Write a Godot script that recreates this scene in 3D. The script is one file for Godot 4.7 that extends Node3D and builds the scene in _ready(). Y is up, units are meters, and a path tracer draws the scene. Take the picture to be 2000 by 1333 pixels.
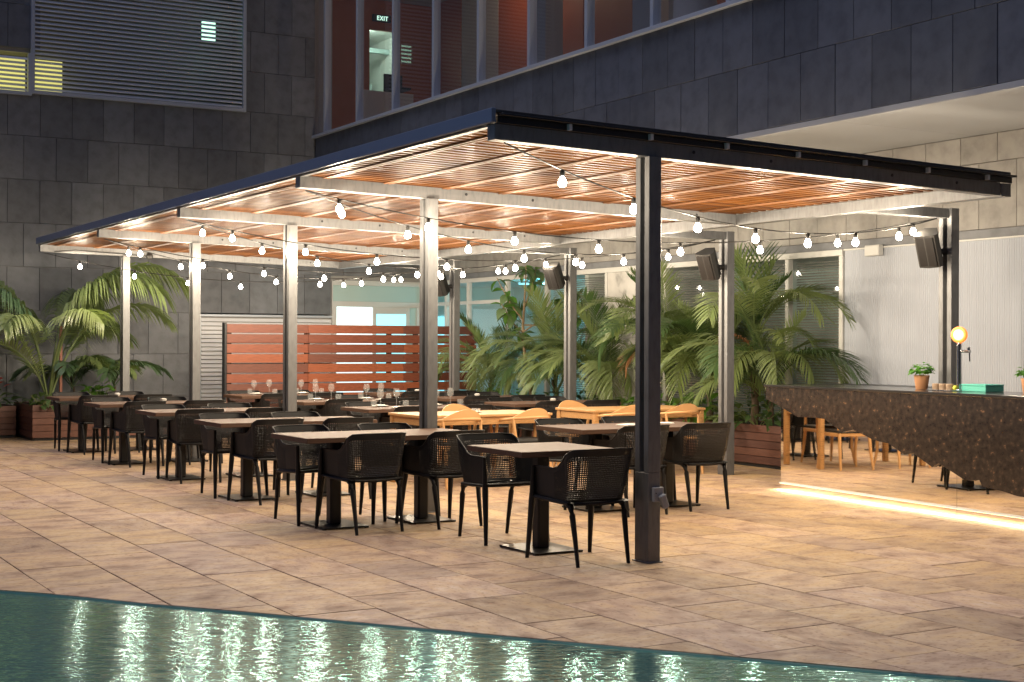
extends Node3D
# Terrace restaurant under a steel and timber pergola at dusk. x runs across the terrace, "d" runs along it (z = -d).

const FRAME0 := 8.06      # d of the first pergola frame
const BAY := 3.353        # spacing of the pergola frames
const END_D := 24.40      # plane of the end building
const SIDE_X := 10.014      # plane of the overhanging upper storey
const BACK_X := 12.22      # plane of the recessed ground floor wall
const BULB_ENERGY := 0.80

var mats := {}
var cache := {}
var used := {}
var rng := RandomNumberGenerator.new()
var ORD := ["first", "second", "third", "fourth", "fifth", "sixth"]


func _ready():
	rng.seed = 7
	setup_view()
	make_materials()
	build_ground()
	build_pool()
	build_end_building()
	build_side_building()
	build_far_side()
	build_pergola()
	build_fence()
	build_bar()
	build_planters()
	build_tables()
	build_strings()
	build_speakers()
	build_plants()
	build_table_items()


# ---------------------------------------------------------------- view and light
func setup_view():
	var cam := Camera3D.new()
	cam.name = "camera"
	add_child(cam)
	cam.position = Vector3(0, 1.5, 0)
	cam.basis = Basis(Vector3.UP, -0.526427) * Basis(Vector3.RIGHT, 0.001944) * Basis(Vector3.BACK, 0.003556)
	cam.fov = rad_to_deg(2.0 * atan(666.5 / 2807.5))
	cam.near = 0.05
	cam.far = 200.0
	cam.current = true
	var sky_mat := ProceduralSkyMaterial.new()
	sky_mat.sky_top_color = L(0.075, 0.115, 0.24)
	sky_mat.sky_horizon_color = L(0.05, 0.075, 0.155)
	sky_mat.sky_curve = 0.25
	sky_mat.ground_bottom_color = L(0.03, 0.03, 0.035)
	sky_mat.ground_horizon_color = L(0.10, 0.10, 0.12)
	sky_mat.sun_angle_max = 1.0
	var sky := Sky.new()
	sky.sky_material = sky_mat
	var env := Environment.new()
	env.background_mode = Environment.BG_SKY
	env.sky = sky
	env.background_energy_multiplier = 1.0
	env.tonemap_mode = Environment.TONE_MAPPER_LINEAR
	env.tonemap_exposure = 1.16
	env.sdfgi_enabled = true
	env.ssao_enabled = true
	env.ssil_enabled = true
	var we := WorldEnvironment.new()
	we.name = "world_environment"
	we.environment = env
	add_child(we)
	var sun := DirectionalLight3D.new()
	sun.name = "evening_sky_glow"
	sun.light_energy = 0.30
	sun.light_color = Color(0.93, 0.92, 1.0)
	sun.light_angular_distance = 30.0
	sun.shadow_enabled = true
	add_child(sun)
	sun.look_at_from_position(Vector3(0, 20, -9), Vector3(6.5, 0, -6.5))


# ---------------------------------------------------------------- helpers
func L(r: float, g: float, b: float, a := 1.0) -> Color:
	return Color(r, g, b, a).linear_to_srgb()

func P(x: float, y: float, d: float) -> Vector3:
	return Vector3(x, y, -d)

func noise_tex(sd: int, freq: float, octaves: int, cols: Array, size := 512, stops := [], kind := FastNoiseLite.TYPE_SIMPLEX_SMOOTH) -> NoiseTexture2D:
	var n := FastNoiseLite.new()
	n.seed = sd
	n.noise_type = kind
	n.frequency = freq
	n.fractal_octaves = octaves
	n.fractal_gain = 0.55
	var t := NoiseTexture2D.new()
	t.width = size
	t.height = size
	t.seamless = true
	t.noise = n
	if cols.size():
		var g := Gradient.new()
		var offs := PackedFloat32Array()
		var cc := PackedColorArray()
		for i in cols.size():
			offs.append(stops[i] if stops.size() else float(i) / (cols.size() - 1))
			cc.append(cols[i])
		g.offsets = offs
		g.colors = cc
		t.color_ramp = g
	return t

func grey(v: float) -> Color:
	return L(v, v, v)

func mat(key: String, col: Color, rough := 0.6, metal := 0.0) -> StandardMaterial3D:
	var m := StandardMaterial3D.new()
	m.resource_name = key
	m.albedo_color = col
	m.roughness = rough
	m.metallic = metal
	mats[key] = m
	return m

func tri_tex(m: StandardMaterial3D, tex: Texture2D, scale: Vector3, world := true):
	m.albedo_texture = tex
	m.uv1_triplanar = true
	m.uv1_world_triplanar = world
	m.uv1_scale = scale
	m.uv1_triplanar_sharpness = 8.0

func bump(m: StandardMaterial3D, tex: Texture2D, cm: float):
	m.heightmap_enabled = true
	m.heightmap_texture = tex
	m.heightmap_scale = cm

func emit(m: StandardMaterial3D, col: Color, k: float):
	m.emission_enabled = true
	m.emission = col
	m.emission_energy_multiplier = k

func numbered(called: String) -> String:
	var n: int = used.get(called, 0)
	used[called] = n + 1
	return called if n == 0 else "%s_%03d" % [called, n]

func thing(called: String, label: String, category: String, at := Vector3.ZERO, turn := 0.0, group := "") -> Node3D:
	var o := Node3D.new()
	o.name = numbered(called)
	add_child(o)
	o.position = at
	o.rotation.y = turn
	tag(o, label, category, group)
	return o

func tag(o: Node3D, label: String, category: String, group := ""):
	o.set_meta("label", label)
	o.set_meta("category", category)
	if group:
		o.set_meta("group", group)

func structure(called: String, at := Vector3.ZERO) -> Node3D:
	var o := Node3D.new()
	o.name = numbered(called)
	add_child(o)
	o.position = at
	o.set_meta("kind", "structure")
	return o

func part(parent: Node3D, called: String, mesh: Mesh, m: Material, at := Vector3.ZERO, rot := Vector3.ZERO) -> MeshInstance3D:
	var o := MeshInstance3D.new()
	o.name = called
	o.mesh = mesh
	o.material_override = m
	parent.add_child(o, true)
	o.position = at
	o.rotation = rot
	return o

func offset_of(n: Node) -> Vector3:
	var v := Vector3.ZERO
	while n != self and n is Node3D:
		v += n.position
		n = n.get_parent()
	return v

# a box given by its two corners in scene x, height, d
func bx(parent: Node3D, called: String, x0: float, y0: float, d0: float, x1: float, y1: float, d1: float, m: Material, bev := 0.004) -> MeshInstance3D:
	var size := Vector3(absf(x1 - x0), absf(y1 - y0), absf(d1 - d0))
	var c := Vector3((x0 + x1) / 2, (y0 + y1) / 2, -(d0 + d1) / 2)
	return part(parent, called, box_mesh(size, bev), m, c - offset_of(parent))

func tri(st: SurfaceTool, a: Vector3, b: Vector3, c: Vector3, n: Vector3):
	st.set_normal(n)
	if (b - a).cross(c - a).dot(n) > 0:
		st.add_vertex(a); st.add_vertex(c); st.add_vertex(b)
	else:
		st.add_vertex(a); st.add_vertex(b); st.add_vertex(c)

func quad(st: SurfaceTool, a: Vector3, b: Vector3, c: Vector3, d: Vector3, n: Vector3):
	tri(st, a, b, c, n)
	tri(st, a, c, d, n)

func tri_n(st: SurfaceTool, a: Vector3, b: Vector3, c: Vector3, na: Vector3, nb: Vector3, nc: Vector3):
	if (b - a).cross(c - a).dot(na + nb + nc) > 0:
		st.set_normal(na); st.add_vertex(a); st.set_normal(nc); st.add_vertex(c); st.set_normal(nb); st.add_vertex(b)
	else:
		st.set_normal(na); st.add_vertex(a); st.set_normal(nb); st.add_vertex(b); st.set_normal(nc); st.add_vertex(c)

func begin() -> SurfaceTool:
	var st := SurfaceTool.new()
	st.begin(Mesh.PRIMITIVE_TRIANGLES)
	return st

func add_box(st: SurfaceTool, size: Vector3, bev: float, t := Transform3D.IDENTITY):
	var h := size / 2
	var b: float = minf(bev, minf(h.x, minf(h.y, h.z)) * 0.6)
	for a in 3:
		var u := (a + 1) % 3
		var v := (a + 2) % 3
		for s in [-1.0, 1.0]:
			var n := Vector3.ZERO
			n[a] = s
			var q := []
			for k in [[-1, -1], [1, -1], [1, 1], [-1, 1]]:
				var p := Vector3.ZERO
				p[a] = s * h[a]
				p[u] = k[0] * (h[u] - b)
				p[v] = k[1] * (h[v] - b)
				q.append(t * p)
			quad(st, q[0], q[1], q[2], q[3], t.basis * n)
	if b <= 0.0:
		return
	for a in 3:      # edges that run along axis a
		var u := (a + 1) % 3
		var v := (a + 2) % 3
		for su in [-1.0, 1.0]:
			for sv in [-1.0, 1.0]:
				var n := Vector3.ZERO
				n[u] = su
				n[v] = sv
				var q := []
				for k in [[-1, 0], [1, 0], [1, 1], [-1, 1]]:
					var p := Vector3.ZERO
					p[a] = k[0] * (h[a] - b)
					p[u] = su * (h[u] - (b if k[1] == 1 else 0.0))
					p[v] = sv * (h[v] - (b if k[1] == 0 else 0.0))
					q.append(t * p)
				quad(st, q[0], q[1], q[2], q[3], (t.basis * n).normalized())
	for sx in [-1.0, 1.0]:
		for sy in [-1.0, 1.0]:
			for sz in [-1.0, 1.0]:
				var s := Vector3(sx, sy, sz)
				var i := s * (h - Vector3(b, b, b))
				tri(st, t * Vector3(s.x * h.x, i.y, i.z), t * Vector3(i.x, s.y * h.y, i.z), t * Vector3(i.x, i.y, s.z * h.z), (t.basis * s).normalized())

func box_mesh(size: Vector3, bev := 0.004) -> ArrayMesh:
	var key := "box %.4f %.4f %.4f %.4f" % [size.x, size.y, size.z, bev]
	if not cache.has(key):
		var st := begin()
		add_box(st, size, bev)
		cache[key] = st.commit()
	return cache[key]

func add_tube(st: SurfaceTool, pts: Array, radii: Array, sides := 8, squash := 1.0, capped := true):
	var rings := []
	var norms := []
	var up := Vector3.UP
	for i in pts.size():
		var tan: Vector3 = (pts[mini(i + 1, pts.size() - 1)] - pts[maxi(i - 1, 0)]).normalized()
		if absf(tan.dot(up)) > 0.95:
			up = Vector3.RIGHT if absf(tan.x) < 0.9 else Vector3.BACK
		var side := tan.cross(up).normalized()
		var u2 := side.cross(tan).normalized()
		var ring := []
		var nn := []
		for k in sides:
			var a := TAU * k / sides
			var n := side * cos(a) + u2 * sin(a) * squash
			ring.append(pts[i] + n * radii[mini(i, radii.size() - 1)])
			nn.append((side * cos(a) + u2 * sin(a) / maxf(squash, 0.2)).normalized())
		rings.append(ring)
		norms.append(nn)
	for i in pts.size() - 1:
		for k in sides:
			var j := (k + 1) % sides
			tri_n(st, rings[i][k], rings[i][j], rings[i + 1][j], norms[i][k], norms[i][j], norms[i + 1][j])
			tri_n(st, rings[i][k], rings[i + 1][j], rings[i + 1][k], norms[i][k], norms[i + 1][j], norms[i + 1][k])
	if capped:
		for e in [0, pts.size() - 1]:
			var o: int = 1 if e == 0 else e - 1
			var n: Vector3 = (pts[e] - pts[o]).normalized()
			for k in range(1, sides - 1):
				tri(st, rings[e][0], rings[e][k], rings[e][k + 1], n)

func tube_mesh(pts: Array, radii: Array, sides := 8, squash := 1.0) -> ArrayMesh:
	var st := begin()
	add_tube(st, pts, radii, sides, squash)
	return st.commit()

func add_lathe(st: SurfaceTool, prof: Array, sides := 20, at := Vector3.ZERO):
	var nn := []
	for i in prof.size():
		var t: Vector2 = prof[mini(i + 1, prof.size() - 1)] - prof[maxi(i - 1, 0)]
		nn.append(Vector2(t.y, -t.x).normalized())
	for i in prof.size() - 1:
		for k in sides:
			var a := TAU * k / sides
			var b := TAU * (k + 1) / sides
			var q := []
			var m := []
			for e in [[i, a], [i, b], [i + 1, b], [i + 1, a]]:
				var p: Vector2 = prof[e[0]]
				var n: Vector2 = nn[e[0]]
				q.append(at + Vector3(p.x * cos(e[1]), p.y, p.x * sin(e[1])))
				m.append(Vector3(n.x * cos(e[1]), n.y, n.x * sin(e[1])))
			tri_n(st, q[0], q[1], q[2], m[0], m[1], m[2])
			tri_n(st, q[0], q[2], q[3], m[0], m[2], m[3])

func lathe_mesh(prof: Array, sides := 20) -> ArrayMesh:
	var st := begin()
	add_lathe(st, prof, sides)
	return st.commit()

# a prism over a polygon given in scene (x, d)
func add_prism(st: SurfaceTool, poly: PackedVector2Array, y0: float, y1: float, bottom := false):
	var idx := Geometry2D.triangulate_polygon(poly)
	for i in range(0, idx.size(), 3):
		var q := [poly[idx[i]], poly[idx[i + 1]], poly[idx[i + 2]]]
		tri(st, P(q[0].x, y1, q[0].y), P(q[1].x, y1, q[1].y), P(q[2].x, y1, q[2].y), Vector3.UP)
		if bottom:
			tri(st, P(q[0].x, y0, q[0].y), P(q[1].x, y0, q[1].y), P(q[2].x, y0, q[2].y), Vector3.DOWN)
	var ccw := not Geometry2D.is_polygon_clockwise(poly)
	for i in poly.size():
		var a := poly[i]
		var b := poly[(i + 1) % poly.size()]
		var n2 := Vector2((b - a).y, -(b - a).x).normalized() * (1.0 if ccw else -1.0)
		quad(st, P(a.x, y0, a.y), P(b.x, y0, b.y), P(b.x, y1, b.y), P(a.x, y1, a.y), Vector3(n2.x, 0, -n2.y))

func omni(parent: Node3D, at: Vector3, col: Color, energy: float, size := 0.03):
	var l := OmniLight3D.new()
	l.name = "lamp_light"
	l.light_color = col
	l.light_energy = energy
	l.light_size = size
	l.omni_range = 20.0
	l.omni_attenuation = 2.0
	l.shadow_enabled = true
	parent.add_child(l, true)
	l.position = at


# ---------------------------------------------------------------- materials
func make_materials():
	var cloud := noise_tex(3, 0.012, 5, [grey(0.62), grey(0.86), grey(1.0)])
	var fine := noise_tex(4, 0.05, 4, [grey(0.75), grey(1.0)])
	var grain := noise_tex(5, 0.02, 5, [grey(0.50), grey(0.85), grey(1.0)])
	var rough_h := noise_tex(6, 0.03, 5, [])
	# sandstone paving: warm beige, ochre and pinkish bands
	var m := mat("sandstone", Color.WHITE, 0.58)
	m.albedo_texture = noise_tex(11, 0.0045, 6, [L(0.20, 0.115, 0.075), L(0.36, 0.235, 0.16), L(0.46, 0.32, 0.225), L(0.50, 0.34, 0.205), L(0.55, 0.42, 0.32)], 1024, [0.0, 0.26, 0.48, 0.68, 1.0])
	m.uv1_scale = Vector3(0.40, 0.66, 1)
	m.vertex_color_use_as_albedo = true
	m.roughness_texture = noise_tex(12, 0.02, 4, [grey(0.30), grey(0.75)])
	m.roughness = 1.0
	m.detail_enabled = true
	m.detail_blend_mode = BaseMaterial3D.BLEND_MODE_MUL
	m.detail_albedo = noise_tex(13, 0.035, 6, [L(0.30, 0.22, 0.17, 0.9), L(0.70, 0.62, 0.55, 0.7), L(1, 1, 1, 0.3), L(1, 1, 1, 0.0)], 1024, [0.0, 0.24, 0.42, 1.0])
	m.detail_uv_layer = BaseMaterial3D.DETAIL_UV_1
	bump(m, noise_tex(14, 0.02, 6, [], 1024), 0.22)
	mat("mortar", L(0.05, 0.036, 0.028), 0.9)
	# slate cladding
	for k in [["slate_a", 0.205], ["slate_b", 0.235], ["slate_c", 0.18], ["slate_d", 0.215]]:
		m = mat(k[0], L(k[1] * 0.93, k[1] * 0.97, k[1] * 1.05), 0.68)
		tri_tex(m, cloud, Vector3(0.55, 0.55, 0.55))
		m.roughness_texture = fine
		bump(m, rough_h, 0.15)
	for k in [["band_shade_a", 0.14], ["band_shade_b", 0.16], ["band_shade_c", 0.125]]:  # the same slate in darker, bluer tones that imitate dusk shade
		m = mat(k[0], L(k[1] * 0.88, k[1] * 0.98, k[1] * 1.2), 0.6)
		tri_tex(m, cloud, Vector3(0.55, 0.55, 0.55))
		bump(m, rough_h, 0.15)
	m = mat("slate_lit", L(0.39, 0.375, 0.355), 0.68)  # the same slate in lighter tones, standing for lamplight on it
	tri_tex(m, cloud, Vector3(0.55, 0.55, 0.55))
	m = mat("slate_lit_b", L(0.36, 0.345, 0.325), 0.68)
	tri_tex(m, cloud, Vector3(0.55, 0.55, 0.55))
	mat("wall_core", L(0.34, 0.33, 0.32), 0.9)
	m = mat("galvanised", L(0.175, 0.178, 0.183), 0.45, 0.35)
	tri_tex(m, noise_tex(21, 0.03, 4, [grey(0.68), grey(0.9), grey(1.0)]), Vector3(1.3, 0.35, 1.3))
	m.roughness_texture = fine
	m = mat("aluminium", L(0.52, 0.56, 0.62), 0.4, 0.15)
	m = mat("white_frame", L(0.62, 0.62, 0.60), 0.45)
	m = mat("soffit", L(0.44, 0.455, 0.47), 0.5)
	m = mat("rail_black", L(0.012, 0.013, 0.016), 0.35)
	m = mat("fascia_blue", L(0.15, 0.19, 0.28), 0.4, 0.3)
	m = mat("roof_sheet", L(0.07, 0.065, 0.06), 0.8)
	for k in [["slat_a", 0.125, 0.046, 0.011], ["slat_b", 0.090, 0.031, 0.008], ["slat_c", 0.150, 0.058, 0.015]]:
		m = mat(k[0], L(k[1], k[2], k[3]), 0.5)
		tri_tex(m, grain, Vector3(0.35, 6, 6))
		m.clearcoat_enabled = true
		m.metallic_specular = 0.15
		m.clearcoat = 0.10
		m.clearcoat_roughness = 0.10
	m = mat("batten", L(0.17, 0.07, 0.025), 0.5)
	for k in [["plank_a", 0.26, 0.075, 0.038], ["plank_b", 0.20, 0.058, 0.032], ["plank_c", 0.31, 0.09, 0.04], ["plank_d", 0.17, 0.06, 0.04]]:
		m = mat(k[0], L(k[1], k[2], k[3]), 0.42)
		tri_tex(m, grain, Vector3(0.5, 7, 5))
	m = mat("fence_post", L(0.05, 0.03, 0.025), 0.6)
	for k in [["planter_a", 0.155, 0.062, 0.042], ["planter_b", 0.125, 0.05, 0.036], ["planter_c", 0.18, 0.075, 0.05]]:
		m = mat(k[0], L(k[1], k[2], k[3]), 0.5)
		tri_tex(m, grain, Vector3(0.6, 7, 0.6))
	mat("soil", L(0.025, 0.018, 0.012), 0.95)
	m = mat("table_top", L(0.115, 0.066, 0.045), 0.6)
	m.metallic_specular = 0.25
	tri_tex(m, grain, Vector3(0.5, 8, 6))
	m.roughness_texture = fine
	m = mat("oak", L(0.60, 0.33, 0.13), 0.45)
	tri_tex(m, grain, Vector3(0.7, 6, 5))
	m = mat("oak_round", L(0.62, 0.35, 0.15), 0.42)
	mat("seat_black", L(0.014, 0.013, 0.013), 0.7)
	mat("iron_black", L(0.014, 0.013, 0.013), 0.42, 0.2)
	mat("base_plate", L(0.022, 0.020, 0.019), 0.28, 0.4)
	mat("chair_plastic", L(0.013, 0.0125, 0.013), 0.48).metallic_specular = 0.35
	mat("speaker_black", L(0.022, 0.021, 0.020), 0.5)
	mat("wire_black", L(0.01, 0.01, 0.01), 0.6)
	m = mat("bulb_glow", L(1, 0.95, 0.88), 0.3)
	emit(m, Color(1.0, 0.97, 0.91), 40.0)
	m = mat("pane", L(0.70, 0.78, 0.80, 0.06), 0.02)
	m.transparency = BaseMaterial3D.TRANSPARENCY_ALPHA
	m = mat("drinking_glass", L(0.9, 0.93, 0.93, 0.10), 0.02)
	m.transparency = BaseMaterial3D.TRANSPARENCY_ALPHA
	m = mat("blind", L(0.24, 0.24, 0.21), 0.55)
	m = mat("ribbed", L(0.42, 0.45, 0.51), 0.6, 0.05)
	m = mat("louver", L(0.80, 0.80, 0.82), 0.45, 0.0)
	m = mat("marble", L(0.62, 0.60, 0.57), 0.3)
	tri_tex(m, noise_tex(31, 0.008, 5, [grey(0.45), grey(0.9), grey(1), grey(1)]), Vector3(0.5, 0.5, 0.5))
	m = mat("orange_panel", L(0.36, 0.085, 0.025), 0.5)
	m = mat("dark_room", L(0.38, 0.36, 0.35), 0.8)
	m = mat("room_white", L(0.65, 0.68, 0.64), 0.6)
	m = mat("room_teal", L(0.45, 0.60, 0.58), 0.6)
	m = mat("window_lit_teal", L(0.5, 0.8, 0.85), 0.5)
	emit(m, Color(0.55, 0.93, 1.0), 1.0)
	m = mat("window_lit_white", L(0.8, 0.9, 0.9), 0.5)
	emit(m, Color(0.85, 0.98, 1.0), 1.15)
	m = mat("window_lit_yellow", L(0.8, 0.8, 0.4), 0.5)
	emit(m, Color(0.95, 0.92, 0.55), 0.6)
	m = mat("lamp_green", L(0.7, 0.9, 0.8), 0.5)
	emit(m, Color(0.75, 1.0, 0.88), 1.6)
	m = mat("exit_glow", L(0.8, 0.9, 0.85), 0.5)
	emit(m, Color(0.8, 1.0, 0.92), 1.2)
	# bar stone: near black brown with copper flecks
	m = mat("bar_stone", Color.WHITE, 0.22)
	tri_tex(m, noise_tex(41, 0.011, 7, [L(0.018, 0.014, 0.012), L(0.028, 0.021, 0.018), L(0.040, 0.030, 0.024), L(0.055, 0.038, 0.028), L(0.15, 0.082, 0.045), L(0.24, 0.17, 0.12)], 1024, [0.0, 0.4, 0.68, 0.78, 0.83, 1.0]), Vector3(1.1, 1.1, 1.1), false)
	m = mat("bar_top", L(0.030, 0.028, 0.027), 0.16)
	m = mat("mirror", L(0.86, 0.82, 0.74), 0.02, 1.0)
	m = mat("led_strip", L(1, 0.95, 0.85), 0.4)
	emit(m, Color(1.0, 0.90, 0.72), 1.4)
	m = mat("chrome", L(0.7, 0.7, 0.7), 0.12, 1.0)
	m = mat("tap_lens", L(0.9, 0.35, 0.1), 0.35)
	emit(m, Color(1.0, 0.50, 0.16), 1.1)
	m = mat("tap_core", L(0.95, 0.7, 0.3), 0.35)
	emit(m, Color(1.0, 0.86, 0.55), 2.2)
	mat("teal_box", L(0.10, 0.50, 0.40), 0.5)
	m = mat("crate_clear", L(0.35, 0.25, 0.17), 0.3)
	m = mat("lemon", L(0.6, 0.62, 0.06), 0.5)
	mat("pot_clay", L(0.60, 0.30, 0.15), 0.7)
	mat("paper", L(0.75, 0.73, 0.70), 0.8)
	mat("ceramic", L(0.7, 0.69, 0.66), 0.25)
	mat("socket_grey", L(0.30, 0.31, 0.33), 0.5)
	# plants
	for k in [["palm_a", 0.145, 0.185, 0.072], ["palm_b", 0.105, 0.14, 0.055], ["palm_c", 0.21, 0.26, 0.12], ["palm_dark", 0.070, 0.120, 0.062], ["leaf_bright", 0.08, 0.18, 0.03], ["leaf_deep", 0.05, 0.09, 0.032], ["leaf_fig", 0.10, 0.15, 0.07], ["basil", 0.06, 0.17, 0.02]]:
		m = mat(k[0], L(k[1], k[2], k[3]), 0.40)
		m.backlight_enabled = true
		m.backlight = L(k[1] * 1.5, k[2] * 1.6, k[3])
	mat("palm_dry", L(0.30, 0.14, 0.06), 0.6)
	mat("stem_green", L(0.15, 0.19, 0.05), 0.5)
	mat("bark", L(0.27, 0.19, 0.11), 0.8)
	mat("trunk_fibre", L(0.10, 0.07, 0.045), 0.9)
	mat("flower_red", L(0.45, 0.03, 0.03), 0.3)
	# pool
	m = mat("pool_water", L(0.23, 0.62, 0.58), 0.06, 0.85)
	m.metallic_specular = 0.9
	m.normal_enabled = false
	m.heightmap_enabled = true
	m.heightmap_texture = noise_tex(51, 0.02, 3, [], 1024)
	m.heightmap_scale = 0.24
	m.uv1_scale = Vector3(0.20, 1.0, 1)
	mat("pool_wall", L(0.22, 0.34, 0.31), 0.5)


# ---------------------------------------------------------------- ground and pool
func pool_edge() -> PackedVector2Array:
	var c := Curve2D.new()
	for p in [[-9.0, 14.4], [-5.0, 13.45], [-2.0, 12.05], [0.0, 10.75], [1.696, 9.069], [2.372, 8.165], [2.792, 7.627], [3.18, 7.107], [3.8, 6.25], [4.349, 5.52], [4.852, 4.836], [5.205, 4.37], [5.75, 3.4], [6.2, 2.2]]:
		c.add_point(Vector2(p[0], p[1]))
	for i in range(1, c.point_count - 1):
		var t := (c.get_point_position(i + 1) - c.get_point_position(i - 1)) / 6.0
		c.set_point_in(i, -t)
		c.set_point_out(i, t)
	return c.tessellate(4, 1.0)

func pool_poly() -> PackedVector2Array:
	var e := pool_edge()
	e.append(Vector2(-9.0, 2.2))
	return e

func to_pixel(x: float, y: float, d: float) -> Vector3:
	var c := (Basis(Vector3.UP, -0.526427) * Basis(Vector3.RIGHT, 0.001944) * Basis(Vector3.BACK, 0.003556)).inverse() * (P(x, y, d) - Vector3(0, 1.5, 0))
	if c.z > -0.3:
		return Vector3(-1e5, -1e5, -1)
	return Vector3(1000 + 2807.5 * c.x / -c.z, 666.5 - 2807.5 * c.y / -c.z, -c.z)

func build_ground():
	var g := structure("paving")
	var pool := pool_poly()
	var st := begin()
	var land := PackedVector2Array([Vector2(-8.9, -6), Vector2(18, -6), Vector2(18, 31), Vector2(-8.9, 31)])
	for piece in Geometry2D.clip_polygons(land, pool):
		if piece.size() > 2:
			add_prism(st, piece, -0.30, -0.012)
	add_box(st, Vector3(40, 0.3, 70), 0.0, Transform3D(Basis.IDENTITY, P(-28.9, -0.162, 10)))
	add_box(st, Vector3(46.9, 0.3, 30), 0.0, Transform3D(Basis.IDENTITY, P(14.55, -0.162, -21)))
	part(g, "mortar_bed", st.commit(), mats["mortar"])
	# slabs of 0.494 x 0.795 m laid in running bond, cut along the pool
	var w := 0.494
	var l := 0.795
	var gap := 0.0040
	var list := []
	for k in range(-8, 24):
		var x0 := 2.445 + w * k
		var start := 7.42 if posmod(k, 2) == 1 else 7.02
		for n in range(-7, 25):
			var d0 := start + l * n
			var rect := PackedVector2Array([Vector2(x0 + gap, d0 + gap), Vector2(x0 + w - gap, d0 + gap), Vector2(x0 + w - gap, d0 + l - gap), Vector2(x0 + gap, d0 + l - gap)])
			if d0 > END_D - 0.2 or x0 > BACK_X:
				continue
			var whole := true
			var polys := [rect]
			if Geometry2D.intersect_polygons(rect, pool).size():
				polys = Geometry2D.clip_polygons(rect, pool)
				whole = false
			for poly in polys:
				if poly.size() < 3:
					continue
				var c := Vector2.ZERO
				for p in poly:
					c += p
				c /= poly.size()
				var px := to_pixel(c.x, 0, c.y)
				var score := 0.0
				if px.z > 0 and px.x > -60 and px.x < 2060 and px.y < 1400 and px.y > 700:
					score = 1.0 / (px.z * px.z * px.z)
				list.append({"poly": poly, "whole": whole, "score": score, "c": c})
	list.sort_custom(func(a, b): return a.score > b.score)
	var protos := []
	for v in 40:
		protos.append(slab_mesh(PackedVector2Array([Vector2(-w / 2 + gap, -l / 2 + gap), Vector2(w / 2 - gap, -l / 2 + gap), Vector2(w / 2 - gap, l / 2 - gap), Vector2(-w / 2 + gap, l / 2 - gap)])))
	var rest := begin()
	for i in list.size():
		var e: Dictionary = list[i]
		var lift := rng.randf_range(-0.0012, 0.0012)
		if i < 298 and e.score > 0:
			if e.whole:
				part(g, "paver", protos[rng.randi() % protos.size()], mats["sandstone"], P(e.c.x, lift, e.c.y))
			else:
				part(g, "paver", slab_mesh(e.poly), mats["sandstone"], Vector3(0, lift, 0))
		else:
			add_slab(rest, e.poly, lift)
	var r := part(g, "far_pavers", rest.commit(), mats["sandstone"])
	r.set_meta("kind", "stuff")

func slab_mesh(poly: PackedVector2Array) -> ArrayMesh:
	var st := begin()
	add_slab(st, poly, 0.0)
	return st.commit()

func add_slab(st: SurfaceTool, poly: PackedVector2Array, lift: float):
	var off := Vector2(rng.randf() * 7, rng.randf() * 7)
	var flip := rng.randf() < 0.35
	var tone := rng.randf_range(0.74, 1.14)
	var warm := rng.randf_range(-0.02, 0.09)
	st.set_color(Color(tone * (1.0 + warm * 0.4), tone, tone * (1.0 - warm * 2.2)))
	var b := 0.003
	var inner := Geometry2D.offset_polygon(poly, -b)
	var top: PackedVector2Array = inner[0] if inner.size() == 1 and inner[0].size() == poly.size() else poly
	if top == poly:
		b = 0.0
	else:      # start both outlines at the same corner
		var best := 0
		for i in top.size():
			if top[i].distance_to(poly[0]) < top[best].distance_to(poly[0]):
				best = i
		var turned := PackedVector2Array()
		for i in top.size():
			turned.append(top[(best + i) % top.size()])
		top = turned
		if top[1].distance_to(poly[1]) > 0.02:
			top = poly
			b = 0.0
	var idx := Geometry2D.triangulate_polygon(top)
	for i in range(0, idx.size(), 3):
		var q := []
		for j in 3:
			q.append(top[idx[i + j]])
		uv_tri(st, [P(q[0].x, lift, q[0].y), P(q[1].x, lift, q[1].y), P(q[2].x, lift, q[2].y)], Vector3.UP, off, flip)
	var ccw := not Geometry2D.is_polygon_clockwise(poly)
	for i in poly.size():
		var j := (i + 1) % poly.size()
		var n2 := Vector2((poly[j] - poly[i]).y, -(poly[j] - poly[i]).x).normalized() * (1.0 if ccw else -1.0)
		var n := Vector3(n2.x, 0, -n2.y)
		var a := P(poly[i].x, lift - b, poly[i].y)
		var c := P(poly[j].x, lift - b, poly[j].y)
		uv_tri(st, [P(poly[i].x, -0.02, poly[i].y), P(poly[j].x, -0.02, poly[j].y), c], n, off, flip)
		uv_tri(st, [P(poly[i].x, -0.02, poly[i].y), c, a], n, off, flip)
		if b > 0:
			var nb := (n + Vector3.UP).normalized()
			uv_tri(st, [a, c, P(top[j].x, lift, top[j].y)], nb, off, flip)
			uv_tri(st, [a, P(top[j].x, lift, top[j].y), P(top[i].x, lift, top[i].y)], nb, off, flip)

func uv_tri(st: SurfaceTool, p: Array, n: Vector3, off: Vector2, flip: bool):
	if (p[1] - p[0]).cross(p[2] - p[0]).dot(n) > 0:
		p = [p[0], p[2], p[1]]
	for v in p:
		st.set_normal(n)
		st.set_uv(off + (Vector2(v.z, v.x) if flip else Vector2(v.x, v.z)))
		st.add_vertex(v)

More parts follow.
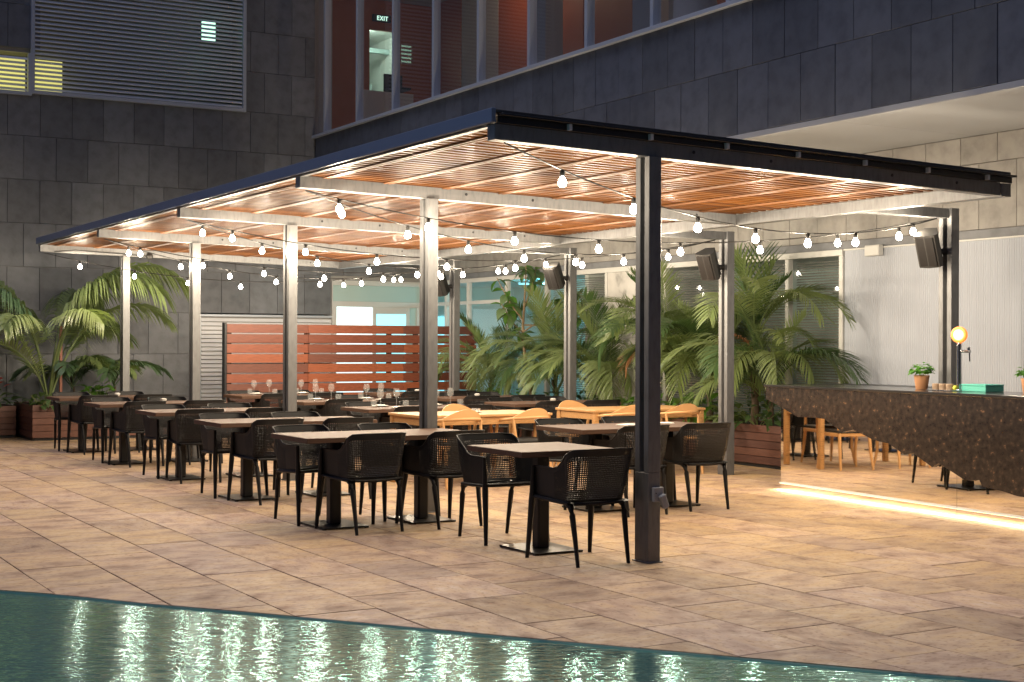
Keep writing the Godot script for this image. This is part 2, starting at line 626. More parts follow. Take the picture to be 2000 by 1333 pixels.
func build_pool():
	var g := structure("pool")
	var e := pool_edge()
	var st := begin()
	for i in e.size() - 1:
		var t := (e[i + 1] - e[i]).normalized()
		var n := Vector3(-t.y, 0, t.x) * -1.0
		if n.dot(P(-5, 0, 4) - P(e[i].x, 0, e[i].y)) < 0:
			n = -n
		var o := n * 0.006
		quad(st, o + P(e[i].x, -0.004, e[i].y), o + P(e[i + 1].x, -0.004, e[i + 1].y), o + P(e[i + 1].x, -0.8, e[i + 1].y), o + P(e[i].x, -0.8, e[i].y), n)
	part(g, "pool_wall", st.commit(), mats["pool_wall"])
	var w := begin()
	var poly := pool_poly()
	var idx := Geometry2D.triangulate_polygon(poly)
	for i in range(0, idx.size(), 3):
		# ripples run in long crests, driven by a breeze that crosses the pool obliquely
		var v := [poly[idx[i]], poly[idx[i + 1]], poly[idx[i + 2]]]
		if (P(v[1].x, 0, v[1].y) - P(v[0].x, 0, v[0].y)).cross(P(v[2].x, 0, v[2].y) - P(v[0].x, 0, v[0].y)).y > 0:
			v = [v[0], v[2], v[1]]
		for q in v:
			w.set_normal(Vector3.UP)
			w.set_uv(Vector2(q.dot(Vector2(0.865, -0.502)), q.dot(Vector2(0.502, 0.865))))
			w.add_vertex(P(q.x, -0.012, q.y))
	w.generate_tangents()
	var water := part(self, "water", w.commit(), mats["pool_water"])
	water.set_meta("kind", "structure")


# ---------------------------------------------------------------- buildings
func slate(i: int) -> Material:
	return mats[["slate_a", "slate_b", "slate_c", "slate_d"][i % 4]]

func build_end_building():
	var b := thing("slate_building", "end building clad in dark slate panels with large metal louvre above", "building", P(7, 0, END_D))
	for k in [[0.5, 7.86, 0.0, 5.56], [7.86, 10.37, 2.02, 5.56], [0.5, 3.28, 5.56, 13.0], [8.69, 10.37, 5.56, 13.0], [3.28, 8.69, 8.40, 13.0], [3.28, 5.01, 6.26, 8.40]]:
		bx(b, "wall", k[0], k[2], END_D + 0.05, k[1], k[3], END_D + 0.4, mats["wall_core"], 0)
	# plant room behind the louvres
	bx(b, "plant_room_wall", 3.0, 5.3, END_D + 1.6, 9.0, 8.6, END_D + 1.7, mats["wall_core"], 0)
	bx(b, "plant_room_floor", 3.0, 5.42, END_D + 0.41, 9.0, 5.54, END_D + 1.6, mats["wall_core"], 0)
	bx(b, "plant_room_ceiling", 3.0, 8.41, END_D + 0.41, 9.0, 8.5, END_D + 1.6, mats["wall_core"], 0)
	bx(b, "plant_room_wall", 2.9, 5.3, END_D + 0.41, 3.0, 8.6, END_D + 1.7, mats["wall_core"], 0)
	bx(b, "plant_room_wall", 9.0, 5.3, END_D + 0.41, 9.1, 8.6, END_D + 1.7, mats["wall_core"], 0)
	bx(b, "wall", 10.37, 2.665, END_D + 0.05, BACK_X + 0.4, 4.9, END_D + 0.4, mats["wall_core"], 0)
	var w := 0.518
	var h := 0.7166
	for r in range(-3, 12):
		var y0 := 2.02 + h * r
		var y1 := minf(y0 + h, 10.0)
		y0 = maxf(y0, 0.0)
		var shift := 4.644 if posmod(r, 2) == 0 else 4.903
		for c in range(-8, 16):
			var x0 := shift + w * c
			var x1 := minf(x0 + w, BACK_X if y1 < 4.0 else SIDE_X)
			if x1 - x0 < 0.05 or x0 < 0.5:
				continue
			# leave out the louvres, the shutter and the doors
			if y0 > 5.5 and y0 < 8.3:
				if x0 > 4.85 and x0 < 8.66:
					if x1 < 8.75:
						continue
					x0 = 8.697
				elif y0 < 6.0 and x0 > 3.0 and x0 < 5.0:
					continue
			if y0 < 2.6 and x1 > 10.37:
				if x0 > 10.30:
					continue
				x1 = 10.368
			if y1 < 2.05 and x1 > 7.86:
				if x0 > 7.80:
					continue
				x1 = 7.858
			if x1 - x0 < 0.05:
				continue
			var g := 0.003
			var out := rng.randf_range(-0.002, 0.002)
			bx(b, "slate_panel", x0 + g, y0 + g, END_D + out, x1 - g, y1 - g, END_D + 0.045 + out, slate(rng.randi()), 0.003)
	# big louvres
	for k in [[5.035, 8.664, 5.634, 8.39], [3.3, 4.99, 5.597, 6.24]]:
		var lv := Node3D.new()
		lv.name = "louvre"
		b.add_child(lv, true)
		louvre(lv, k[0], k[1], k[2], k[3], 0.0726)
	bx(b, "window", 3.4, 5.62, END_D + 0.16, 4.95, 6.185, END_D + 0.18, mats["window_lit_yellow"], 0)
	bx(b, "window", 5.07, 5.66, END_D + 0.16, 5.55, 6.185, END_D + 0.18, mats["window_lit_yellow"], 0)
	bx(b, "window_lamp", 8.0, 6.86, END_D + 0.30, 8.24, 7.18, END_D + 0.34, mats["lamp_green"], 0)
	# low metal shutter beside the doors
	var sh := Node3D.new()
	sh.name = "shutter"
	b.add_child(sh, true)
	bx(sh, "frame", 7.864, 0.0, END_D - 0.02, 7.90, 1.99, END_D + 0.05, mats["aluminium"])
	bx(sh, "frame", 7.864, 1.96, END_D - 0.022, 10.36, 2.00, END_D + 0.05, mats["aluminium"])
	for i in 26:
		var y := 0.03 + i * 0.0735
		part(sh, "blade", box_mesh(Vector3(2.45, 0.066, 0.012), 0.002), mats["louver"], P(9.13, y + 0.035, END_D + 0.012) - b.position, Vector3(-0.55, 0, 0))
	bx(sh, "backing", 7.9, 0.0, END_D + 0.06, 10.36, 1.96, END_D + 0.08, mats["wall_core"], 0)
	bx(b, "lobby_wall", 7.8, 0.0, END_D + 0.42, BACK_X + 0.5, 2.72, END_D + 0.5, mats["room_teal"], 0)
	bx(b, "door_jamb", 10.362, 0.0, END_D - 0.012, 10.381, 2.66, END_D + 0.4, mats["white_frame"], 0)
	# doors with lit panes
	var dr := Node3D.new()
	dr.name = "doors"
	b.add_child(dr, true)
	bx(dr, "door_head", 10.381, 2.566, END_D - 0.02, BACK_X, 2.658, END_D + 0.06, mats["white_frame"])
	bx(dr, "transom_panel", 10.382, 2.273, END_D + 0.02, BACK_X - 0.01, 2.565, END_D + 0.05, mats["room_teal"])
	bx(dr, "door_rail", 10.381, 2.171, END_D - 0.015, BACK_X, 2.272, END_D + 0.06, mats["white_frame"])
	for x in [10.381, 11.18, 11.87, 12.09]:
		bx(dr, "door_stile", x, 0.0, END_D - 0.018, x + 0.07, 2.171, END_D + 0.06, mats["white_frame"])
	bx(dr, "door_rail", 11.25, 2.047, END_D - 0.01, 11.87, 2.171, END_D + 0.05, mats["white_frame"])
	bx(dr, "door_pane", 10.451, 0.02, END_D + 0.02, 11.18, 2.171, END_D + 0.04, mats["window_lit_white"], 0)
	bx(dr, "door_pane", 11.25, 0.02, END_D + 0.02, 11.87, 2.047, END_D + 0.04, mats["window_lit_teal"], 0)
	bx(dr, "door_pane", 11.94, 0.02, END_D + 0.02, 12.09, 2.171, END_D + 0.04, mats["room_teal"], 0)

func louvre(parent: Node3D, x0: float, x1: float, y0: float, y1: float, pitch: float):
	var b := parent.get_parent()
	bx(parent, "frame", x0 - 0.03, y0 - 0.05, END_D - 0.05, x0 + 0.03, y1, END_D + 0.03, mats["aluminium"])
	bx(parent, "frame", x1 - 0.03, y0 - 0.05, END_D - 0.05, x1 + 0.03, y1, END_D + 0.03, mats["aluminium"])
	bx(parent, "frame", x0 + 0.03, y0 - 0.05, END_D - 0.052, x1 - 0.03, y0 + 0.01, END_D + 0.03, mats["aluminium"])
	var n := int((y1 - y0 - 0.02) / pitch)
	var mesh := box_mesh(Vector3(x1 - x0 - 0.07, 0.058, 0.010), 0.002)
	for i in n:
		part(parent, "blade", mesh, mats["louver"], P((x0 + x1) / 2, y0 + 0.045 + i * pitch, END_D - 0.005) - b.position, Vector3(-0.75, 0, 0))

func build_side_building():
	var b := thing("overhanging_building", "side building with slate band in painted shade and tall upper windows jutting over the terrace", "building", P(SIDE_X, 0, 17))
	# slate band of two courses below the windows
	bx(b, "wall", SIDE_X + 0.05, 3.81, 3, SIDE_X + 0.3, 5.21, END_D + 0.04, mats["wall_core"], 0)
	for r in 2:
		var y0 := 3.797 + 0.714 * r
		var base := 13.371 if r == 0 else 13.114
		for k in range(-20, 23):
			var d0 := base + 0.5117 * k
			var d1 := minf(d0 + 0.5117, END_D - 0.01)
			if d0 < 4 or d1 - d0 < 0.06:
				continue
			var out := rng.randf_range(-0.002, 0.002)
			bx(b, "slate_panel", SIDE_X + out, y0 + 0.003, d0 + 0.003, SIDE_X + 0.045 + out, y0 + 0.711, d1 - 0.003, mats[["band_shade_a", "band_shade_b", "band_shade_c"][rng.randi() % 3]], 0.003)
	bx(b, "sill", SIDE_X - 0.06, 5.216, 3, SIDE_X + 0.3, 5.267, END_D + 0.02, mats["aluminium"])
	bx(b, "lintel", SIDE_X, 8.39, 3, SIDE_X + 0.4, 13.0, END_D, mats["band_shade_a"], 0)
	# windows
	var ds := []
	for k in range(-8, 7):
		ds.append(13.915 + 1.4286 * k)
	ds.append(23.90)
	for i in ds.size():
		if ds[i] < 3:
			continue
		var win := Node3D.new()
		win.name = "window"
		b.add_child(win, true)
		bx(win, "mullion", SIDE_X - 0.03, 5.267, ds[i] - 0.033, SIDE_X + 0.09, 8.39, ds[i] + 0.033, mats["aluminium"])
		var d1: float = ds[i + 1] if i + 1 < ds.size() else END_D
		var p := begin()
		quad(p, P(SIDE_X + 0.04, 5.267, ds[i] + 0.033), P(SIDE_X + 0.04, 5.267, d1 - 0.033), P(SIDE_X + 0.04, 8.39, d1 - 0.033), P(SIDE_X + 0.04, 8.39, ds[i] + 0.033), Vector3.LEFT)
		part(win, "pane", p.commit(), mats["pane"], -b.position)
	# room behind the upper windows
	var room := Node3D.new()
	room.name = "upper_room"
	b.add_child(room, true)
	bx(room, "floor", SIDE_X + 0.3, 4.99, 3, 15, 5.13, 29, mats["dark_room"], 0)
	bx(room, "ceiling", SIDE_X + 0.1, 8.39, 3, 15, 8.6, 29, mats["dark_room"], 0)
	for i in 16:
		var d := 2.9 + i * 1.47
		bx(room, "wall_panel", 13.32, 5.13, d + 0.01, 13.42, 8.39, d + 1.46, mats["orange_panel"] if i % 4 != 2 else mats["dark_room"])
	bx(room, "end_wall", SIDE_X + 0.3, 5.13, 26.275, 11.95, 8.39, 26.37, mats["orange_panel"], 0)
	bx(room, "end_wall", 11.95, 7.79, 26.275, 12.55, 8.39, 26.37, mats["orange_panel"], 0)
	bx(room, "end_wall", 12.55, 5.13, 26.275, 13.42, 8.39, 26.37, mats["orange_panel"], 0)
	for d in [10.8, 12.13, 16.17, 18.93]:
		bx(room, "pillar", 11.576, 5.13, d, 11.90, 8.39, d + 0.42, mats["dark_room"])
	for d in [11.6, 14.6]:
		part(room, "curtain", tube_mesh([P(11.2, 5.13, d) - b.position, P(11.2, 6.8, d + 0.12) - b.position, P(11.2, 8.39, d + 0.3) - b.position], [0.34, 0.2, 0.3], 12), mats["dark_room"])
	bx(room, "corridor_wall", 13.3, 5.13, 26.39, 13.4, 8.1, 29.94, mats["room_white"], 0)
	bx(room, "corridor_wall", 11.5, 5.13, 29.94, 13.4, 8.1, 30.04, mats["room_white"], 0)
	bx(room, "corridor_wall", 11.4, 5.13, 26.39, 11.5, 8.1, 30.04, mats["room_white"], 0)
	bx(room, "corridor_ceiling", 11.4, 8.1, 26.39, 13.4, 8.19, 30.04, mats["room_white"], 0)
	bx(room, "corridor_cabinet", 12.6, 5.13, 28.9, 13.2, 7.2, 29.9, mats["room_teal"])
	bx(room, "corridor_duct", 12.0, 7.75, 28.2, 13.3, 7.85, 28.3, mats["room_teal"])
	for k in [[12.2, 12.5, 27.2, 27.9, 8.04, Color(0.9, 1.0, 0.93), 0.8], [12.1, 12.4, 14.7, 15.0, 8.31, Color(1.0, 0.86, 0.70), 0.55], [12.1, 12.4, 22.0, 22.3, 8.31, Color(1.0, 0.86, 0.70), 0.55]]:  # the two warm lamps are unseen, added to reveal the orange panels
		var cl := bx(room, "unseen_ceiling_lamp", k[0], k[4], k[2], k[1], k[4] + 0.045, k[3], mats["exit_glow"], 0)
		omni(cl, Vector3(0, -0.12, 0), k[5], k[6], 0.1)
	# stacked chairs inside, beside the doorway
	for s in 6:
		bx(room, "stacked_chair", 12.1, 5.75 + s * 0.15, 25.5, 12.5, 5.79 + s * 0.15, 25.9, mats["chair_plastic"])
		bx(room, "stacked_chair", 12.1, 5.75 + s * 0.15, 25.9, 12.5, 6.10 + s * 0.15, 25.94, mats["chair_plastic"])
	bx(room, "parapet", SIDE_X + 0.5, 5.13, 23.6, SIDE_X + 1.6, 6.05, 23.7, mats["dark_room"])
	var ex := thing("exit_sign", "small lit EXIT sign above the doorway inside the upper room", "sign", P(12.3, 7.94, 26.24))
	bx(ex, "sign_box", 12.0, 7.95, 26.22, 12.40, 8.09, 26.272, mats["iron_black"])
	var tm := TextMesh.new()
	tm.text = "EXIT"
	tm.font_size = 32
	tm.pixel_size = 0.0038
	tm.depth = 0.01
	part(ex, "lettering", tm, mats["exit_glow"], P(12.20, 8.02, 26.21) - ex.position)
	# soffit under the overhang
	bx(b, "soffit_edge", SIDE_X, 3.733, 3, SIDE_X + 0.10, 3.795, END_D - 0.01, mats["soffit"])
	for k in 8:
		bx(b, "soffit_panel", SIDE_X + 0.102, 3.783, 3 + k * 2.67, BACK_X, 3.81, 3 + (k + 1) * 2.67 - 0.01, mats["soffit"], 0.002)
	# recessed wall: slate above, glazing and ribbed cladding below
	bx(b, "wall", BACK_X + 0.05, 2.667, 3, BACK_X + 0.3, 3.8, END_D, mats["wall_core"], 0)
	for r in 2:
		var y0: float = [2.759, 3.477][r]
		var y1: float = [3.477, 3.782][r]
		for k in range(-14, 28):
			var d0 := 10.436 + 0.5117 * k + (0.256 if r == 1 else 0.0)
			if d0 < 4 or d0 + 0.5117 > END_D:
				continue
			bx(b, "slate_panel", BACK_X + rng.randf_range(-0.002, 0.002), y0 + 0.003, d0 + 0.003, BACK_X + 0.045, y1 - 0.003, d0 + 0.5087, mats["slate_lit" if rng.randf() < 0.6 else "slate_lit_b"], 0.003)
	bx(b, "wall_strip", BACK_X - 0.005, 2.662, 3, BACK_X + 0.045, 2.756, END_D - 0.02, mats["slate_b"])
	# ribbed metal cladding
	var rb := begin()
	var d := 4.6
	while d < 13.0:
		var q := [[d, 0.0], [d + 0.008, -0.004], [d + 0.019, -0.004], [d + 0.027, 0.0], [d + 0.032, 0.0]]
		for i in 4:
			var a := P(BACK_X + q[i][1], 0, q[i][0])
			var c := P(BACK_X + q[i + 1][1], 0, q[i + 1][0])
			var n := (c - a).cross(Vector3.UP).normalized()
			if n.x > 0:
				n = -n
			quad(rb, a, c, c + Vector3.UP * 2.64, a + Vector3.UP * 2.64, n)
		d += 0.032
	part(b, "ribbed_cladding", rb.commit(), mats["ribbed"], -b.position)
	bx(b, "cladding_core", BACK_X + 0.01, 0, 4.5, BACK_X + 0.3, 2.66, 13.0, mats["wall_core"], 0)
	bx(b, "cladding_trim", BACK_X - 0.02, 2.64, 4.5, BACK_X + 0.045, 2.661, 13.02, mats["white_frame"])
	bx(b, "junction_box", BACK_X - 0.10, 2.547, 12.35, BACK_X - 0.014, 2.676, 12.586, mats["white_frame"], 0.01)
	# glazing
	bx(b, "glazing_head", BACK_X - 0.03, 2.584, 13.03, BACK_X + 0.06, 2.659, END_D - 0.03, mats["white_frame"])
	var gd := [13.06, 14.04, 16.665, 17.33, 18.155, 19.91, 21.2, 22.58, 23.43, 24.33]
	for i in gd.size():
		var win := Node3D.new()
		win.name = "shop_window"
		b.add_child(win, true)
		bx(win, "mullion", BACK_X - 0.025, 0, gd[i] - 0.033, BACK_X + 0.055, 2.584, gd[i] + 0.033, mats["white_frame"])
		if i + 1 == gd.size():
			continue
		if i == 3:
			bx(win, "marble_panel", BACK_X - 0.012, 0, gd[i] + 0.033, BACK_X + 0.04, 2.584, gd[i + 1] - 0.033, mats["marble"])
			continue
		var p := begin()
		quad(p, P(BACK_X + 0.015, 0, gd[i] + 0.033), P(BACK_X + 0.015, 0, gd[i + 1] - 0.033), P(BACK_X + 0.015, 2.584, gd[i + 1] - 0.033), P(BACK_X + 0.015, 2.584, gd[i] + 0.033), Vector3.LEFT)
		part(win, "pane", p.commit(), mats["pane"], -b.position)
		if i >= 6:
			bx(win, "transom", BACK_X - 0.02, 2.198, gd[i] + 0.033, BACK_X + 0.05, 2.262, gd[i + 1] - 0.033, mats["white_frame"])
		if i < 5:      # horizontal blind behind the pane
			var bl := begin()
			var y := 0.05
			while y < 2.56:
				add_box(bl, Vector3(0.028, 0.003, gd[i + 1] - gd[i] - 0.09), 0.0, Transform3D(Basis(Vector3.BACK, 0.5), P(BACK_X + 0.11, y, (gd[i] + gd[i + 1]) / 2)))
				y += 0.034
			part(win, "blind", bl.commit(), mats["blind"], -b.position)
	# ground floor room behind the glass
	var gr := Node3D.new()
	gr.name = "ground_room"
	b.add_child(gr, true)
	bx(gr, "floor", BACK_X + 0.06, -0.1, 13, 17, 0.0, 28, mats["dark_room"], 0)
	bx(gr, "ceiling", BACK_X + 0.06, 2.667, 13, 17, 2.75, 28, mats["room_white"], 0)
	bx(gr, "back_wall", 15.2, 0, 13, 15.3, 2.667, 28, mats["room_teal"], 0)
	bx(gr, "end_wall", BACK_X + 0.45, 0, 26.1, 15.2, 2.667, 26.2, mats["room_teal"], 0)
	bx(gr, "end_wall", BACK_X + 0.3, 0, 12.9, 15.2, 2.667, 13.0, mats["dark_room"], 0)
	bx(gr, "partition", BACK_X + 0.15, 0, 18.9, 15.2, 2.667, 19.0, mats["room_white"], 0)
	var lp := bx(gr, "unseen_ceiling_lamp", 13.5, 2.60, 22.0, 13.9, 2.64, 23.0, mats["window_lit_teal"], 0)
	omni(lp, Vector3(0, -0.15, 0), Color(0.45, 0.95, 1.0), 0.9, 0.1)
	bx(gr, "teal_glow_panel", 13.05, 0.3, 26.06, 13.9, 2.05, 26.09, mats["window_lit_teal"], 0)  # added glowing panel that stands for the teal-lit interior

# behind the viewpoint: unseen dark blocks, put in to cut off the low sky
func build_far_side():
	var b := thing("unseen_opposite_building", "unseen dark slate building across the courtyard, sized to cut off low sky", "building", P(0, 0, -14))
	bx(b, "wall", -24, 0, -16, 24, 22, -14, mats["slate_c"], 0)
	bx(b, "wing", -18, 0, -13.9, -16, 14, 24, mats["slate_c"], 0)


# ---------------------------------------------------------------- pergola
func beam_y(x: float) -> float:      # underside of the beams: they fall a little towards the back
	return 2.818 - (x - 4.55) * 0.0222

func sloped_box(parent: Node3D, called: String, x0: float, x1: float, d: float, w: float, lift: float, h: float, m: Material, bev := 0.003) -> MeshInstance3D:
	var a := Vector3(x0, beam_y(x0) + lift + h / 2, -d)
	var c := Vector3(x1, beam_y(x1) + lift + h / 2, -d)
	var ang := atan2(c.y - a.y, c.x - a.x)
	return part(parent, called, box_mesh(Vector3(a.distance_to(c), h, w), bev), m, (a + c) / 2 - parent.position, Vector3(0, 0, ang))

func build_pergola():
	var p := thing("pergola", "steel pergola with orange timber slat ceiling sheltering the tables", "pergola", P(5.8, 0, FRAME0))
	var steel: Material = mats["galvanised"]
	for i in 5:
		var d := FRAME0 + BAY * i
		var yt := beam_y(5.80)
		# column: a closed foot, then a channel with a groove on its outer face
		var col := Node3D.new()
		col.name = "column"
		p.add_child(col, true)
		bx(col, "foot", 5.748, 0, d - 0.03, 5.852, 0.62, d + 0.13, steel, 0.004)
		bx(col, "flange", 5.748, 0.62, d - 0.03, 5.852, yt, d + 0.025, steel, 0.003)
		bx(col, "flange", 5.748, 0.62, d + 0.075, 5.852, yt, d + 0.13, steel, 0.003)
		bx(col, "web", 5.80, 0.62, d + 0.025, 5.849, yt, d + 0.075, steel, 0.0)
		bx(col, "base_plate", 5.735, 0, d - 0.045, 5.865, 0.008, d + 0.145, steel, 0.002)
		var beam := sloped_box(p, "beam", 4.55, 9.25, d + 0.05, 0.10, 0.0, 0.105, steel)
		var bolt := cache_bolt()
		for bxp in [6.15, 6.85, 8.05, 8.75]:
			part(beam, "bolt_hole", bolt, mats["rail_black"], Vector3(bxp - 6.9, 0.01, 0.0515), Vector3(PI / 2, 0, 0))
	# long beam along the back
	bx(p, "rear_beam", 9.25, beam_y(9.3) - 0.006, FRAME0 - 0.01, 9.35, beam_y(9.3) + 0.10, FRAME0 + 4 * BAY + 0.11, steel, 0.003)
	# fascia along the open edge
	bx(p, "fascia", 4.515, beam_y(4.55) + 0.108, FRAME0 - 0.02, 4.548, beam_y(4.55) + 0.20, FRAME0 + 4 * BAY + 0.12, mats["fascia_blue"], 0.003)
	# pairs of battens that carry the slats
	for bay in 4:
		for k in 8:
			for h in [-0.020, 0.020]:
				var x: float = 4.78 + 0.575 * k + h
				var d0 := FRAME0 + BAY * bay + 0.11
				bx(p, "batten", x - 0.011, beam_y(x) + 0.090, d0, x + 0.011, beam_y(x) + 0.0995, d0 + BAY - 0.12, mats["batten"], 0.002)
	# slats
	var pitch := 0.1145
	var n := int(4 * BAY / pitch) + 1
	for i in n:
		var d := FRAME0 + 0.03 + pitch * i
		sloped_box(p, "slat", 4.604, 9.25, d + 0.030, 0.060, 0.1005, 0.026, mats[["slat_a", "slat_b", "slat_c"][rng.randi() % 3]], 0.003)
	bx(p, "edge_angle", 4.549, beam_y(4.55) + 0.092, FRAME0 + 0.11, 4.60, beam_y(4.55) + 0.104, FRAME0 + 4 * BAY, steel, 0.002)
	sloped_box(p, "roof_sheet", 4.549, 9.36, FRAME0 + 2 * BAY + 0.05, 4 * BAY + 0.12, 0.175, 0.02, mats["roof_sheet"])
	# awning rail over the first beam
	sloped_box(p, "awning_rail", 4.57, 9.37, FRAME0 - 0.03, 0.07, 0.150, 0.016, mats["rail_black"])
	sloped_box(p, "awning_rail", 4.57, 9.37, FRAME0 - 0.005, 0.02, 0.106, 0.044, mats["rail_black"])
	for k in 7:
		var x := 5.1 + k * 0.66
		bx(p, "rail_clip", x - 0.012, beam_y(x) + 0.107, FRAME0 - 0.05, x + 0.012, beam_y(x) + 0.149, FRAME0 - 0.016, mats["aluminium"], 0.002)
	bx(p, "beam_end", 9.352, beam_y(9.35) - 0.002, FRAME0, 9.372, beam_y(9.35) + 0.104, FRAME0 + 0.1, steel, 0.002)
	# posts behind, each with a short arm reaching under the rear beam
	for i in 4:
		var d := FRAME0 + BAY * (i + 0.5)
		var post := Node3D.new()
		post.name = "post"
		p.add_child(post, true)
		bx(post, "flange", 10.415, 0.01, d - 0.08, 10.52, 2.80, d - 0.025, steel, 0.003)
		bx(post, "flange", 10.415, 0.01, d + 0.025, 10.52, 2.80, d + 0.08, steel, 0.003)
		bx(post, "web", 10.465, 0.01, d - 0.025, 10.517, 2.80, d + 0.025, steel, 0.0)
		bx(post, "foot_cover", 10.41, 0.0, d - 0.083, 10.525, 0.60, d + 0.083, steel, 0.003)
		bx(p, "arm", 9.352, 2.708, d - 0.05, 10.414, 2.797, d + 0.05, steel, 0.003)
	# power socket on the first column
	var so := thing("power_socket", "grey outdoor socket with hinged cover screwed to the front pergola column", "socket", P(5.80, 0.42, FRAME0 - 0.05))
	bx(so, "back_box", 5.775, 0.42, FRAME0 - 0.062, 5.858, 0.52, FRAME0 - 0.031, mats["socket_grey"], 0.004)
	part(so, "cover", box_mesh(Vector3(0.05, 0.10, 0.035), 0.008), mats["socket_grey"], Vector3(0.045, 0.005, 0.03), Vector3(0, 0, 0.4))
	part(so, "screw", cache_bolt(), mats["rail_black"], Vector3(-0.008, 0.06, 0.0125), Vector3(PI / 2, 0, 0)).scale = Vector3(0.35, 1, 0.35)

func cache_bolt() -> ArrayMesh:
	if not cache.has("bolt"):
		cache["bolt"] = lathe_mesh([Vector2(0.013, -0.002), Vector2(0.013, 0.001), Vector2(0.010, 0.003), Vector2(0.0, 0.003)], 12)
	return cache["bolt"]


# ---------------------------------------------------------------- fence
func build_fence():
	var f := thing("timber_screen", "red-brown horizontal plank screen standing behind the set tables", "fence", P(9.8, 0, 22.0))
	var cuts := [7.54, 8.92, 10.65, 12.06]
	for r in 11:
		var y1 := 1.80 - 0.1595 * r
		var y0 := maxf(y1 - 0.141, 0.01)
		for s in 3:
			var k: int = rng.randi() % 4
			bx(f, "plank", cuts[s] + 0.002, y0, 21.98, cuts[s + 1] - 0.002, y1, 22.005, mats[["plank_a", "plank_b", "plank_c", "plank_d"][k]], 0.003)
	for x in [7.59, 8.92, 10.4, 10.9, 12.0]:
		bx(f, "post", x - 0.04, 0, 22.01, x + 0.04, 1.78, 22.07, mats["fence_post"])
	bx(f, "end_post", 7.495, 0, 21.96, 7.535, 1.82, 22.08, mats["rail_black"])


